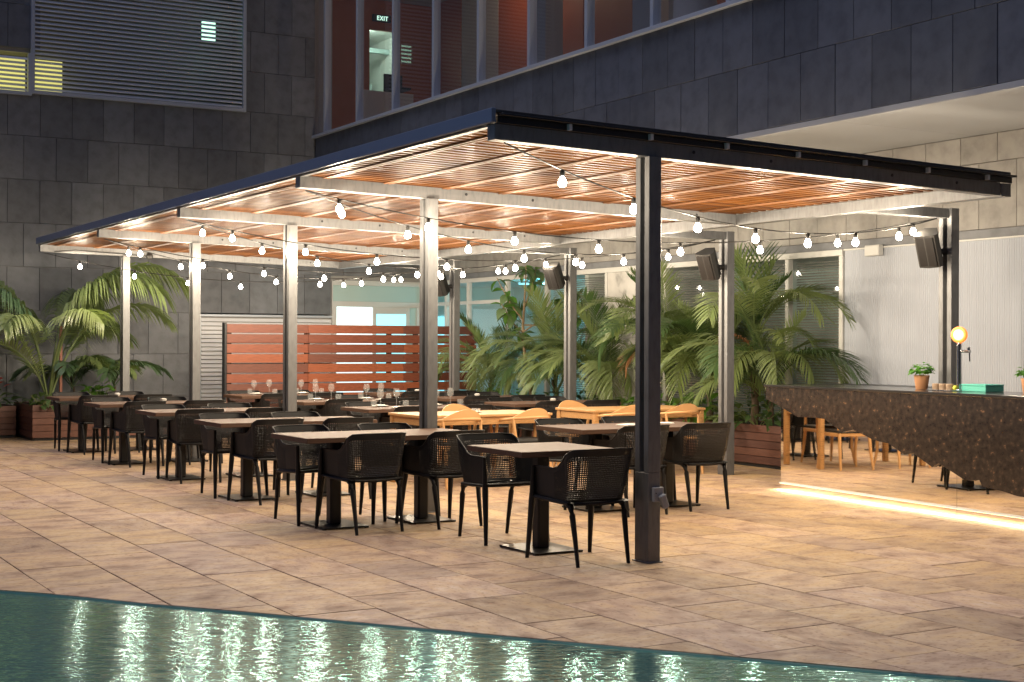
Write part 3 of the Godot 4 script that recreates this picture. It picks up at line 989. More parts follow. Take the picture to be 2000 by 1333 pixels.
# ---------------------------------------------------------------- bar
func build_bar():
	var b := thing("bar_counter", "dark stone bar counter with jagged lower edge over a mirrored front", "bar", P(9.88, 0, 11.65), deg_to_rad(-94.07))
	# local x runs along the bar, z points to the terrace
	var jag := [[-0.05, 1.055], [-0.05, 0.934], [0.11, 0.887], [0.49, 0.767], [0.81, 0.772], [0.915, 0.767], [1.197, 0.651], [1.357, 0.685], [1.609, 0.616], [1.704, 0.598], [1.86, 0.584], [2.069, 0.499], [2.191, 0.517], [2.437, 0.41], [2.521, 0.453], [2.799, 0.345], [2.892, 0.327], [3.013, 0.346], [3.049, 0.292], [3.295, 0.272], [3.43, 0.25], [3.9, 0.23], [4.6, 0.30], [5.4, 0.22], [6.4, 0.30], [6.4, 1.055]]
	var poly := PackedVector2Array()
	for j in jag:
		poly.append(Vector2(j[0], j[1]))
	var st := begin()
	var idx := Geometry2D.triangulate_polygon(poly)
	for i in range(0, idx.size(), 3):
		for s in [[0.0, Vector3.BACK], [-0.055, Vector3.FORWARD]]:
			var v := []
			for j in 3:
				v.append(Vector3(poly[idx[i + j]].x, poly[idx[i + j]].y, s[0]))
			tri(st, v[0], v[1], v[2], s[1])
	for i in poly.size():
		var a := poly[i]
		var c := poly[(i + 1) % poly.size()]
		var n2 := Vector2((c - a).y, -(c - a).x).normalized()
		var n := Vector3(n2.x, n2.y, 0)
		var mid := (a + c) / 2 + n2 * 0.001
		if Geometry2D.is_point_in_polygon(mid, poly):
			n = -n
		quad(st, Vector3(a.x, a.y, 0), Vector3(c.x, c.y, 0), Vector3(c.x, c.y, -0.055), Vector3(a.x, a.y, -0.055), n)
	part(b, "stone_front", st.commit(), mats["bar_stone"])
	part(b, "counter_top", box_mesh(Vector3(6.5, 0.026, 0.78), 0.004), mats["bar_top"], Vector3(3.18, 1.069, -0.378))
	for k in [[0.12, 2.67], [2.674, 5.2], [5.204, 6.4]]:
		part(b, "mirror_panel", box_mesh(Vector3(k[1] - k[0], 1.03, 0.012), 0.001), mats["mirror"], Vector3((k[0] + k[1]) / 2, 0.005 + 0.515, -0.076))
	part(b, "core", box_mesh(Vector3(6.2, 1.02, 0.55), 0.0), mats["wall_core"], Vector3(3.26, 0.54, -0.40))
	part(b, "end_panel", box_mesh(Vector3(0.02, 1.02, 0.60), 0.002), mats["mirror"], Vector3(0.128, 0.545, -0.39))
	# light strip under the mirror, washing the paving
	var led := part(b, "light_strip", box_mesh(Vector3(6.25, 0.004, 0.024), 0.0), mats["led_strip"], Vector3(3.26, 0.062, -0.054))
	part(b, "light_profile", box_mesh(Vector3(6.27, 0.010, 0.032), 0.002), mats["aluminium"], Vector3(3.26, 0.069, -0.053))
	for k in 3:
		var al := AreaLight3D.new()
		al.name = "strip_light"
		al.area_size = Vector2(2.08, 0.02)
		al.light_energy = 3.2
		al.light_color = Color(1.0, 0.90, 0.72)
		al.shadow_enabled = true
		al.area_range = 12.0
		led.add_child(al, true)
		al.position = Vector3(-2.09 + 2.09 * k, -0.004, 0.0)
		al.rotation = Vector3(-PI / 2, 0, 0)
	# back counter
	bx(thing("back_counter", "low dark back counter standing behind the bar", "counter", P(11.8, 0, 12.05)), "cabinet", 11.5, 0, 11.2, 12.12, 1.0, 12.9, mats["iron_black"], 0.004)
	bx(get_child(get_child_count() - 1), "top", 11.45, 1.0, 11.16, 12.15, 1.04, 12.95, mats["rail_black"], 0.004)
	var top := 1.083
	basil(P(10.22, top, 9.84), "potted basil in terracotta pot on the bar beside the beer tap")
	basil(P(10.15, top, 8.52), "potted basil in terracotta pot on the bar beyond the teal box")
	# beer tap
	var t := thing("beer_tap", "slim beer tap column with glowing round orange badge on the bar", "tap", P(10.22, top, 9.38))
	part(t, "column", lathe_mesh([Vector2(0.05, 0.0), Vector2(0.05, 0.012), Vector2(0.026, 0.016), Vector2(0.024, 0.42), Vector2(0.026, 0.44), Vector2(0.0, 0.445)], 20), mats["chrome"])
	var bt := Basis(Vector3.UP, deg_to_rad(-68)) * Basis(Vector3.RIGHT, PI / 2)
	var ring := part(t, "badge", lathe_mesh([Vector2(0.0, -0.022), Vector2(0.068, -0.022), Vector2(0.075, -0.012), Vector2(0.075, 0.012), Vector2(0.066, 0.022), Vector2(0.050, 0.019)], 28), mats["tap_lens"])
	ring.basis = bt
	ring.position = Vector3(0, 0.515, 0)
	part(ring, "badge_light", lathe_mesh([Vector2(0.050, 0.0195), Vector2(0.03, 0.024), Vector2(0.0, 0.0255)], 28), mats["tap_core"])
	var sp := tube_mesh([Vector3(0, 0.36, 0), Vector3(0.01, 0.362, 0.05), Vector3(0.012, 0.362, 0.12)], [0.012, 0.012, 0.014], 10)
	part(t, "spout", sp, mats["chrome"])
	part(t, "nozzle", tube_mesh([Vector3(0.012, 0.355, 0.112), Vector3(0.012, 0.27, 0.116)], [0.008, 0.006], 8), mats["chrome"])
	part(t, "handle", tube_mesh([Vector3(0.012, 0.37, 0.105), Vector3(0.012, 0.40, 0.10)], [0.012, 0.018], 10), mats["chrome"])
	var tb := thing("teal_box", "flat teal green box lying on the bar beside the beer tap", "box", P(10.25, top, 9.13), deg_to_rad(-94))
	part(tb, "body", box_mesh(Vector3(0.30, 0.05, 0.22), 0.003), mats["teal_box"], Vector3(0, 0.025, 0))
	part(tb, "lid", box_mesh(Vector3(0.306, 0.014, 0.226), 0.003), mats["teal_box"], Vector3(0, 0.058, 0))
	var cr := thing("garnish_tray", "small clear tray of garnish at the foot of the beer tap", "tray", P(10.12, top, 9.46), deg_to_rad(-94))
	part(cr, "tray", box_mesh(Vector3(0.34, 0.008, 0.14), 0.002), mats["chrome"], Vector3(0, 0.004, 0))
	for k in 3:
		part(cr, "jar", lathe_mesh([Vector2(0.0, 0.0), Vector2(0.035, 0.0), Vector2(0.038, 0.05), Vector2(0.030, 0.055), Vector2(0.0, 0.056)], 14), mats["crate_clear"], Vector3(-0.11 + 0.09 * k, 0.008, 0))
	part(cr, "lemon", lathe_mesh([Vector2(0.0, 0.0), Vector2(0.018, 0.006), Vector2(0.024, 0.022), Vector2(0.016, 0.040), Vector2(0.0, 0.046)], 12), mats["lemon"], Vector3(0.135, 0.008, 0))

func basil(at: Vector3, label: String):
	var t := thing("potted_basil", label, "plant", at, 0, "basil pots on the bar")
	part(t, "pot", lathe_mesh([Vector2(0.0, 0.0), Vector2(0.055, 0.0), Vector2(0.072, 0.125), Vector2(0.075, 0.13), Vector2(0.070, 0.132), Vector2(0.066, 0.115), Vector2(0.0, 0.112)], 24), mats["pot_clay"])
	var st := begin()
	for i in 90:
		var a := rng.randf() * TAU
		var r := sqrt(rng.randf()) * 0.10
		var c := Vector3(r * cos(a), 0.15 + rng.randf() * 0.10 * (1.2 - r / 0.10 * 0.7), r * sin(a))
		var dir := Vector3(cos(a), rng.randf_range(-0.5, 0.5), sin(a)).normalized()
		add_leaf(st, c, dir, rng.randf_range(0.03, 0.05), 0.026, 0.2)
	var fo := part(t, "foliage", st.commit(), mats["basil"])
	fo.set_meta("kind", "stuff")
	for i in 6:
		var a := i * 1.05
		part(t, "stem", tube_mesh([Vector3(0.01 * cos(a), 0.11, 0.01 * sin(a)), Vector3(0.05 * cos(a), 0.21, 0.05 * sin(a))], [0.003, 0.002], 5), mats["stem_green"])

# a leaf blade with a folded midrib
func add_leaf(st: SurfaceTool, at: Vector3, dir: Vector3, length: float, width: float, droop: float):
	var side := dir.cross(Vector3.UP)
	if side.length() < 0.05:
		side = Vector3.RIGHT
	side = side.normalized()
	var up := side.cross(dir).normalized()
	var n := 4
	var ws := [0.15, 0.85, 1.0, 0.62, 0.02]
	for s in [-1.0, 1.0]:
		for i in n:
			var t0 := float(i) / n
			var t1 := float(i + 1) / n
			var p0 := at + dir * length * t0 - Vector3.UP * droop * length * t0 * t0
			var p1 := at + dir * length * t1 - Vector3.UP * droop * length * t1 * t1
			var q0: Vector3 = p0 + (side * s + up * 0.25) * width * ws[i]
			var q1: Vector3 = p1 + (side * s + up * 0.25) * width * ws[i + 1]
			var nn: Vector3 = (p1 - p0).cross(q0 - p0).normalized() * -s
			if nn.dot(up) < 0:
				nn = -nn
			quad(st, p0, p1, q1, q0, nn)


# ---------------------------------------------------------------- planters and plants
func planter(x0: float, x1: float, d0: float, d1: float, h: float, label: String):
	var p := thing("planter_box", label, "planter", P((x0 + x1) / 2, 0, (d0 + d1) / 2), 0, "timber planter boxes")
	bx(p, "plinth", x0 + 0.02, 0, d0 + 0.02, x1 - 0.02, 0.035, d1 - 0.02, mats["rail_black"], 0)
	bx(p, "liner", x0 + 0.025, 0.04, d0 + 0.025, x1 - 0.025, h - 0.02, d1 - 0.025, mats["rail_black"], 0)
	var n := 5
	var ph := (h - 0.04) / n
	for i in n:
		var y0 := 0.04 + ph * i
		var pm := ["planter_a", "planter_b", "planter_c"]
		bx(p, "plank", x0, y0 + 0.003, d0 + 0.02, x0 + 0.024, y0 + ph - 0.003, d1 - 0.02, mats[pm[rng.randi() % 3]], 0.002)
		bx(p, "plank", x1 - 0.024, y0 + 0.003, d0 + 0.02, x1, y0 + ph - 0.003, d1 - 0.02, mats[pm[rng.randi() % 3]], 0.002)
		bx(p, "plank", x0, y0 + 0.003, d0 - 0.003, x1, y0 + ph - 0.003, d0 + 0.019, mats[pm[rng.randi() % 3]], 0.002)
		bx(p, "plank", x0, y0 + 0.003, d1 - 0.019, x1, y0 + ph - 0.003, d1 + 0.003, mats[pm[rng.randi() % 3]], 0.002)
	bx(p, "soil", x0 + 0.03, h - 0.06, d0 + 0.03, x1 - 0.03, h - 0.015, d1 - 0.03, mats["soil"], 0)

func build_planters():
	planter(4.66, 6.9, 22.48, 23.9, 0.545, "red-brown timber planter of palms standing by the slate end wall")
	planter(2.4, 4.6, 23.4, 24.4, 0.50, "timber planter with red flowers standing by the slate end wall")
	var names := ["timber planter of palms next to the bar counter", "timber planter with drooping palms, second along the glazed wall from the bar", "timber planter of palms and shrubs, third along the glazed wall from the bar", "timber planter with the fig tree by the glazed wall"]
	for i in 4:
		planter(11.44, 12.12, 13.02 + 2.13 * i, 13.02 + 2.13 * i + 2.07, 0.52, names[i])

# one palm frond: rachis from the origin along +x, rising and then drooping, with leaflets on both sides
func frond_mesh(sd: int, length: float, rise: float, bend: float, leaf: float, count: int, hang: float, width := 0.013, bare := 0.24, late := 1.35) -> ArrayMesh:
	var r := RandomNumberGenerator.new()
	r.seed = sd
	var st := begin()
	var pts := []
	var rad := []
	var pos := Vector3.ZERO
	var steps := 18
	for i in steps + 1:
		pts.append(pos)
		var t := float(i) / steps
		rad.append(lerpf(0.022 if bare > 0.4 else 0.011, 0.002, t))
		var a := rise - bend * pow(t, late)
		pos += Vector3(cos(a), sin(a), 0.05 * sin(t * 3 + sd)) * (length / steps)
	add_tube(st, pts, rad, 5, 1.0, false)
	for i in count:
		var t := lerpf(bare, 1.0, float(i) / (count - 1))
		var f := t * steps
		var k: int = mini(int(f), steps - 1)
		var p: Vector3 = pts[k].lerp(pts[k + 1], f - k)
		var fw: Vector3 = (pts[k + 1] - pts[k]).normalized()
		var up := Vector3(0, 0, 1).cross(fw).normalized()
		if up.y < 0:
			up = -up
		var ll := leaf * (0.35 + 0.65 * sin(PI * clampf(0.14 + 0.78 * (t - bare) / (1.0 - bare), 0, 1))) * r.randf_range(0.86, 1.08)
		for s in [-1.0, 1.0]:
			var lean := lerpf(0.55, 1.35, t) + r.randf_range(-0.10, 0.10)
			var dir: Vector3 = (Vector3(0, 0, s) * cos(lean * 0.75) + fw * sin(lean * 0.75) + up * r.randf_range(0.15, 0.35)).normalized()
			var q := p
			var w := width
			var seg := 4
			for j in seg:
				var t0 := float(j) / seg
				var t1 := float(j + 1) / seg
				var d0 := (dir - Vector3.UP * hang * (t0 * 1.1 + t1 * 0.5)).normalized()
				var q1 := q + d0 * ll / seg
				var wd := d0.cross(Vector3.UP).cross(d0).normalized() * 0.35 + d0.cross(Vector3.UP).normalized()
				wd = wd.normalized()
				var w0: float = w * [0.55, 1.0, 0.95, 0.6][j]
				var w1: float = w * [1.0, 0.95, 0.6, 0.03][j]
				var n := d0.cross(wd).normalized()
				if n.y < 0:
					n = -n
				quad(st, q - wd * w0, q + wd * w0, q1 + wd * w1, q1 - wd * w1, n)
				q = q1
	return st.commit()

func palm(called: String, label: String, at: Vector3, trunk_h: float, fronds: Array, trunk_r := 0.03, extra := 0, size := 1.0):
	var t := thing(called, label, "palm", at, 0)
	if trunk_h > 0.02:
		var pts := []
		var rad := []
		for i in 9:
			var f := i / 8.0
			pts.append(Vector3(0.03 * sin(f * 4), trunk_h * f, 0.03 * cos(f * 3) - 0.03))
			rad.append(trunk_r * (1.15 - 0.4 * f) * (1.0 + 0.12 * (i % 2)))
		part(t, "trunk", tube_mesh(pts, rad, 9), mats["trunk_fibre"])
	if extra > 0:
		var r := RandomNumberGenerator.new()
		r.seed = int(at.z * 100)
		for i in extra:
			fronds.append([r.randf_range(95, 330), ["arch", "arch2", "droop", "up", "up"][r.randi() % 5], ["palm_a", "palm_b", "palm_a", "palm_c", "leaf_deep"][r.randi() % 5], r.randf_range(0.6, 0.85) * size, r.randf_range(0.3, 1.0)])
	for f in fronds:
		# [heading in degrees (0 = +x, 90 = away), mesh key, material, scale, start height]
		var o := part(t, "frond", cache[f[1]], mats[f[2]], Vector3(0, trunk_h * (f[4] if f.size() > 4 else 1.0), 0), Vector3(0, deg_to_rad(f[0]), 0))
		o.scale = Vector3.ONE * f[3]

func build_plants():
	# kinds of fronds
	cache["arch"] = frond_mesh(1, 1.9, 1.25, 1.9, 0.50, 46, 0.30, 0.0115)
	cache["arch2"] = frond_mesh(2, 1.9, 1.12, 2.2, 0.54, 46, 0.5, 0.0115)
	cache["droop"] = frond_mesh(3, 1.8, 1.0, 2.6, 0.56, 50, 0.75, 0.0115)
	cache["up"] = frond_mesh(4, 1.6, 1.45, 0.8, 0.44, 42, 0.12, 0.0115)
	cache["spike"] = frond_mesh(5, 1.2, 1.5, 0.45, 0.50, 14, 0.05, 0.018)
	cache["fan"] = frond_mesh(6, 0.95, 1.0, 1.9, 0.36, 30, 0.7, 0.015)
	cache["kentia"] = frond_mesh(7, 3.3, 1.40, 2.5, 0.86, 64, 1.5, 0.017, 0.45, 2.2)
	cache["kentia2"] = frond_mesh(8, 3.0, 1.28, 2.2, 0.80, 60, 1.1, 0.017, 0.42, 2.0)
	# tall kentia at the end wall
	palm("kentia_palm", "tall kentia palm with long arching fronds in the end wall planter", P(5.0, 0.53, 22.95), 0.0, [
		[-18, "kentia", "palm_a", 1.08], [-42, "kentia", "palm_b", 1.0], [-5, "kentia2", "palm_c", 0.92], [-75, "kentia2", "palm_a", 0.85], [168, "kentia2", "palm_a", 1.0], [200, "kentia", "palm_dark", 0.92], [188, "kentia2", "palm_c", 0.85],
		[60, "kentia", "palm_b", 0.9], [115, "kentia2", "palm_b", 0.95], [235, "kentia2", "palm_c", 0.8], [150, "kentia", "palm_a", 1.02], [40, "kentia2", "palm_b", 0.8], [210, "arch", "palm_c", 1.05], [15, "kentia2", "palm_a", 0.7]])
	for k in [[6.0, 22.9, "small fan-leaved palm at the planter corner beneath the pergola end beam"], [5.45, 23.3, "small bushy palm behind the timber stake in the end wall planter"]]:
		var fr := []
		for i in 9:
			fr.append([i * 40 + rng.randf_range(-12, 12), "fan", "palm_b" if i % 2 else "palm_dark", rng.randf_range(0.8, 1.15), rng.randf_range(0.5, 1.0)])
		palm("small_palm", k[2], P(k[0], 0.52, k[1]), 0.45, fr, 0.018)
	shrub("leafy_shrub", "bright green broad-leaved plant in the end wall planter", P(5.75, 0.53, 22.72), 0.34, 46, 0.20, "leaf_bright")
	shrub("leafy_shrub", "low variegated plant at the lit corner of the end wall planter", P(4.82, 0.53, 22.62), 0.24, 34, 0.16, "leaf_deep")
	var an := shrub("anthurium", "dark leafy plant with red flowers in the planter by the end wall", P(4.25, 0.49, 23.6), 0.32, 44, 0.18, "leaf_deep")
	for i in 6:
		var a := i * 1.1
		var st := begin()
		add_leaf(st, Vector3(0.2 * cos(a), 0.30 + 0.05 * (i % 3), 0.2 * sin(a)), Vector3(cos(a), 0.5, sin(a)).normalized(), 0.13, 0.055, 0.1)
		part(an, "flower", st.commit(), mats["flower_red"])
	var sk := thing("timber_stake", "square red-brown timber stake standing in the end wall planter", "stake", P(5.17, 0.5, 22.9))
	bx(sk, "shaft", 5.152, 0.5, 22.88, 5.192, 1.74, 22.92, mats["plank_c"], 0.004)
	bx(sk, "cap", 5.148, 1.74, 22.876, 5.196, 1.75, 22.924, mats["plank_b"], 0.002)
	# palms along the glazed wall
	palm("planter_palm", "spiky tall palm with a dried brown frond in the planter next to the bar", P(11.68, 0.5, 14.05), 1.0, [
		[95, "spike", "palm_dark", 1.0], [150, "spike", "palm_b", 0.95], [30, "spike", "palm_dark", 1.0], [200, "spike", "palm_b", 0.9], [300, "spike", "palm_b", 0.85],
		[235, "arch", "palm_c", 0.85], [265, "arch2", "palm_a", 0.9], [290, "arch2", "palm_a", 0.85], [205, "arch2", "palm_c", 0.85], [320, "arch", "palm_b", 0.75], [170, "fan", "palm_dry", 0.65, 0.9]], 0.045, 5, 0.8)
	palm("planter_palm", "palm with a large pale frond hanging over the planter edge next to the bar", P(11.68, 0.5, 13.75), 0.55, [
		[200, "droop", "palm_c", 0.72], [232, "droop", "palm_c", 0.70], [262, "droop", "palm_a", 0.68], [290, "droop", "palm_a", 0.72], [165, "arch2", "palm_b", 0.6], [120, "up", "palm_b", 0.6], [330, "arch2", "palm_a", 0.7]], 0.035, 12, 1.1)
	palm("planter_palm", "wide arching palm rising between the second and third speaker posts", P(11.68, 0.5, 15.85), 0.85, [
		[200, "arch2", "palm_a", 0.85], [160, "arch", "palm_a", 0.8], [230, "arch2", "palm_b", 0.8], [265, "droop", "palm_a", 0.8], [120, "up", "palm_b", 0.8], [60, "up", "palm_b", 0.75], [300, "arch2", "palm_a", 0.75], [20, "arch", "palm_b", 0.7], [180, "droop", "palm_dry", 0.55, 0.8], [215, "droop", "palm_c", 0.7, 0.7]], 0.04, 16, 1.25)
	palm("planter_palm", "low bushy palm with drooping fronds beside the white marble panel", P(11.68, 0.5, 17.35), 0.35, [
		[190, "arch2", "palm_a", 0.75], [225, "droop", "palm_c", 0.75], [255, "droop", "palm_a", 0.72], [150, "arch", "palm_b", 0.72], [100, "up", "palm_b", 0.6], [290, "arch2", "palm_b", 0.7], [60, "arch", "palm_b", 0.6], [330, "arch2", "palm_a", 0.6]], 0.035, 16, 1.2)
	palm("planter_palm", "palm with feathered fronds spreading in front of the fig tree trunk", P(11.68, 0.5, 18.75), 0.45, [
		[185, "arch2", "palm_b", 0.75], [215, "droop", "palm_a", 0.8], [250, "droop", "palm_a", 0.75], [150, "arch", "palm_b", 0.75], [90, "up", "palm_b", 0.6], [290, "arch2", "palm_a", 0.75], [45, "arch", "palm_b", 0.6]], 0.035, 16, 1.2)
	palm("planter_palm", "low wide palm beside the end of the red-brown plank screen", P(11.68, 0.5, 20.75), 0.35, [
		[195, "arch2", "palm_b", 0.8], [225, "droop", "palm_a", 0.82], [160, "arch", "palm_a", 0.75], [255, "droop", "palm_c", 0.8], [120, "up", "palm_b", 0.5], [290, "arch2", "palm_b", 0.7], [340, "arch", "palm_b", 0.6]], 0.035, 14, 1.1)
	palm("planter_palm", "dense green palm between the spiky palm and the wide arching palm", P(11.68, 0.5, 14.95), 0.55, [[180, "arch", "palm_b", 0.8], [240, "arch2", "palm_a", 0.8]], 0.035, 16, 1.2)
	fig_tree(P(11.8, 0.5, 19.7))
	var sl := ["dark leafy shrub filling the planter next to the bar", "leafy shrub below the arching palm between the speaker posts", "leafy shrub under the low palm near the marble panel", "leafy shrub at the foot of the fig tree"]
	for i in 4:
		shrub("leafy_shrub", sl[i], P(11.62, 0.50, 13.9 + 2.1 * i), 0.38, 90, 0.16, "leaf_deep" if i % 2 == 0 else "leaf_bright", 1.9)
	shrub("trailing_plant", "trailing plant hanging over the planter face near the bar", P(11.47, 0.46, 14.35), 0.22, 46, 0.16, "palm_b", 1.0)
	shrub("monstera", "bright monstera leaves low between the planter palms", P(11.6, 0.5, 15.1), 0.42, 40, 0.24, "leaf_bright", 0.9)

func shrub(called: String, label: String, at: Vector3, radius: float, leaves: int, size: float, m: String, stretch := 1.0) -> Node3D:
	var t := thing(called, label, "plant", at, 0)
	var key := "leaf %.2f" % size
	if not cache.has(key):
		var st := begin()
		add_leaf(st, Vector3.ZERO, Vector3(1, 0.12, 0).normalized(), size, size * 0.26, 0.45)
		cache[key] = st.commit()
	for i in leaves:
		var a := rng.randf() * TAU
		var r := sqrt(rng.randf()) * radius
		var y := rng.randf() * radius * (1.15 - 0.6 * r / radius)
		part(t, "leaf", cache[key], mats[m], Vector3(r * cos(a), y, r * sin(a) * stretch), Vector3(rng.randf_range(-0.4, 0.4), -a + rng.randf_range(-0.6, 0.6), rng.randf_range(-0.5, 0.9))).scale = Vector3.ONE * rng.randf_range(0.7, 1.2)
	var st2 := begin()
	for i in 9:
		var a := i * 0.7
		add_tube(st2, [Vector3(0, -0.04, 0), Vector3(cos(a) * radius * 0.7, radius * 0.7, sin(a) * radius * 0.7 * stretch)], [0.005, 0.003], 5)
	part(t, "stems", st2.commit(), mats["stem_green"])
	return t

func fig_tree(at: Vector3):
	var t := thing("fig_tree", "fiddle-leaf fig tree with bare pale trunk and large leaves by the glazed wall", "tree", at)
	part(t, "trunk", tube_mesh([Vector3(0.02, 0, 0.03), Vector3(-0.05, 0.45, 0.02), Vector3(-0.12, 0.85, 0.0), Vector3(-0.14, 1.3, -0.02), Vector3(-0.12, 1.75, 0.0), Vector3(-0.1, 2.1, 0)], [0.034, 0.03, 0.027, 0.022, 0.016, 0.008], 9), mats["bark"])
	var st := begin()
	add_leaf(st, Vector3.ZERO, Vector3(1, 0.1, 0).normalized(), 0.27, 0.078, 0.4)
	var leaf := st.commit()
	var limbs := [[Vector3(-0.12, 1.15, 0), Vector3(-0.75, 1.62, 0.35)], [Vector3(-0.13, 1.35, 0), Vector3(-0.55, 2.05, -0.15)], [Vector3(-0.13, 1.2, 0), Vector3(0.35, 1.75, 0.45)], [Vector3(-0.12, 1.6, 0), Vector3(0.15, 2.2, -0.1)], [Vector3(-0.1, 1.0, 0), Vector3(-0.55, 1.20, 0.55)], [Vector3(-0.1, 2.0, 0), Vector3(-0.1, 2.25, 0)], [Vector3(-0.12, 1.3, 0), Vector3(0.45, 1.4, 0.75)]]
	for l in limbs:
		var mid: Vector3 = (l[0] + l[1]) / 2 + Vector3(0, -0.06, 0)
		part(t, "branch", tube_mesh([l[0], mid, l[1]], [0.014, 0.011, 0.006], 7), mats["bark"])
		for i in 13:
			var f := rng.randf_range(0.35, 1.05)
			var p: Vector3 = l[0].lerp(l[1], f)
			part(t, "leaf", leaf, mats["leaf_fig" if rng.randf() < 0.7 else "leaf_bright"], p, Vector3(rng.randf_range(-0.4, 0.4), rng.randf() * TAU, rng.randf_range(-0.9, 0.5))).scale = Vector3.ONE * rng.randf_range(0.7, 1.1)


# ---------------------------------------------------------------- chairs and tables
const SIDE := 0.39
const ARC := 0.157
const BACKW := 0.30

func shell_len() -> float:
	return 2 * (SIDE + ARC) + BACKW

func shell(s: float, y: float) -> Vector3:      # point of the chair's wrapping wall, at path length s and height y
	var t := s
	var mirror := 1.0
	if t > shell_len() / 2:
		t = shell_len() - t
		mirror = -1.0
	var p: Vector2
	var n: Vector2
	if t < SIDE:
		p = Vector2(-0.25, -0.22 + t)
		n = Vector2(-1, 0)
	elif t < SIDE + ARC:
		var a := (t - SIDE) / 0.1
		p = Vector2(-0.15 - 0.1 * cos(a), 0.17 + 0.1 * sin(a))
		n = Vector2(-cos(a), sin(a))
	else:
		p = Vector2(-0.15 + (t - SIDE - ARC), 0.27)
		n = Vector2(0, 1)
	var lean := lerpf(0.05, 0.20, clampf(n.y, 0, 1)) * (y - 0.43)
	var tuck := 0.035 * clampf(n.y, 0, 1) * (1.0 - clampf((y - 0.43) / 0.10, 0, 1))
	p += n * (lean - tuck - 0.02)
	return Vector3(p.x * mirror, y, p.y)

func shell_top(s: float) -> float:
	var t := minf(s, shell_len() - s)
	return lerpf(0.650, 0.790, smoothstep(0.26, 0.50, t))

func shell_normal(s: float, y: float) -> Vector3:
	var e := 0.004
	return (shell(s + e, y) - shell(s - e, y)).cross(shell(s, y + e) - shell(s, y - e)).normalized()

func shell_section(s0: float, s1: float, cols: int, rows: int, holes: bool) -> ArrayMesh:
	var st := begin()
	var th := 0.0028
	for c in cols:
		for r in rows:
			var corner := []
			var nn := []
			for k in [[0, 0], [1, 0], [1, 1], [0, 1]]:
				var s := lerpf(s0, s1, float(c + k[0]) / cols)
				var y := lerpf(0.43, shell_top(s), float(r + k[1]) / rows)
				corner.append(shell(s, y))
				nn.append(shell_normal(s, y))
			var sm := lerpf(s0, s1, (c + 0.5) / cols)
			var v := (r + 0.5) / rows
			var t := minf(sm, shell_len() - sm)
			var open := holes and v > 0.05 and v < 0.90 and t > 0.25
			perforated(st, corner, nn, th, open)
	# rolled upper edge
	var pts := []
	for i in 17:
		var s := lerpf(s0, s1, i / 16.0)
		pts.append(shell(s, shell_top(s)))
	add_tube(st, pts, [0.0065], 6)
	return st.commit()

# one cell of the net: a plate with a lozenge hole, both faces and the rim of the hole
func perforated(st: SurfaceTool, q: Array, n: Array, th: float, open: bool):
	for side in [1.0, -1.0]:
		var p := []
		var m := []
		for i in 4:
			p.append(q[i] + n[i] * th * side)
			m.append(n[i] * side)
		if not open:
			tri_n(st, p[0], p[1], p[2], m[0], m[1], m[2])
			tri_n(st, p[0], p[2], p[3], m[0], m[2], m[3])
			continue
		var c: Vector3 = (p[0] + p[1] + p[2] + p[3]) / 4
		var h := []
		for i in 4:
			h.append(c.lerp((p[i] + p[(i + 1) % 4]) / 2, 0.74))
		for i in 4:
			var j := (i + 1) % 4
			var nm: Vector3 = (m[i] + m[j]).normalized()
			tri_n(st, p[i], p[j], h[i], m[i], m[j], nm)
			tri_n(st, p[j], h[i], h[j], m[j], nm, nm)
		if side > 0:
			for i in 4:
				var j := (i + 1) % 4
				var a: Vector3 = h[i]
				var b: Vector3 = h[j]
				var back: Vector3 = -(n[0] + n[2]).normalized() * th * 2
				var nn := (c - (a + b) / 2).normalized()
				quad(st, a, b, b + back, a + back, nn)

func make_chair() -> Node3D:
	var t := Node3D.new()
	var m: Material = mats["chair_plastic"]
	var cut := 0.25
	part(t, "armrest", shell_section(0.0, cut, 8, 6, false), m)
	part(t, "armrest", shell_section(shell_len() - cut, shell_len(), 8, 6, false), m)
	part(t, "backrest", shell_section(cut, shell_len() - cut, 66, 25, true), m)
	# seat
	var st := begin()
	var nx := 32
	var nz := 32
	for i in nx:
		for j in nz:
			var q := []
			var n := []
			for k in [[0, 0], [1, 0], [1, 1], [0, 1]]:
				var x: float = -0.244 + 0.488 * (i + k[0]) / nx
				var z: float = -0.235 + 0.475 * (j + k[1]) / nz
				q.append(Vector3(x, seat_y(x, z), z))
				n.append(Vector3.UP)
			var open: bool = i > 2 and i < nx - 3 and j > 2 and j < nz - 2
			perforated(st, q, n, 0.0028, open)
	add_tube(st, [Vector3(-0.244, 0.44, -0.235), Vector3(0.244, 0.44, -0.235)], [0.013], 8)
	for s in [-1.0, 1.0]:
		add_tube(st, [Vector3(s * 0.244, 0.438, -0.235), Vector3(s * 0.244, 0.428, 0.0), Vector3(s * 0.23, 0.42, 0.20)], [0.013], 8)
	add_tube(st, [Vector3(-0.20, 0.42, 0.225), Vector3(0, 0.415, 0.235), Vector3(0.20, 0.42, 0.225)], [0.012], 8)
	part(t, "seat", st.commit(), m)
	for s in [-1.0, 1.0]:
		part(t, "leg", leg_mesh([Vector3(s * 0.254, 0.650, -0.215), Vector3(s * 0.252, 0.46, -0.228), Vector3(s * 0.252, 0.40, -0.232), Vector3(s * 0.258, 0.20, -0.252), Vector3(s * 0.266, 0.0, -0.272)], [0.012, 0.020, 0.024, 0.019, 0.014]), m)
		part(t, "leg", leg_mesh([Vector3(s * 0.215, 0.425, 0.150), Vector3(s * 0.218, 0.40, 0.205), Vector3(s * 0.215, 0.34, 0.222), Vector3(s * 0.210, 0.18, 0.25), Vector3(s * 0.208, 0.0, 0.282)], [0.022, 0.024, 0.021, 0.017, 0.013]), m)
	return t

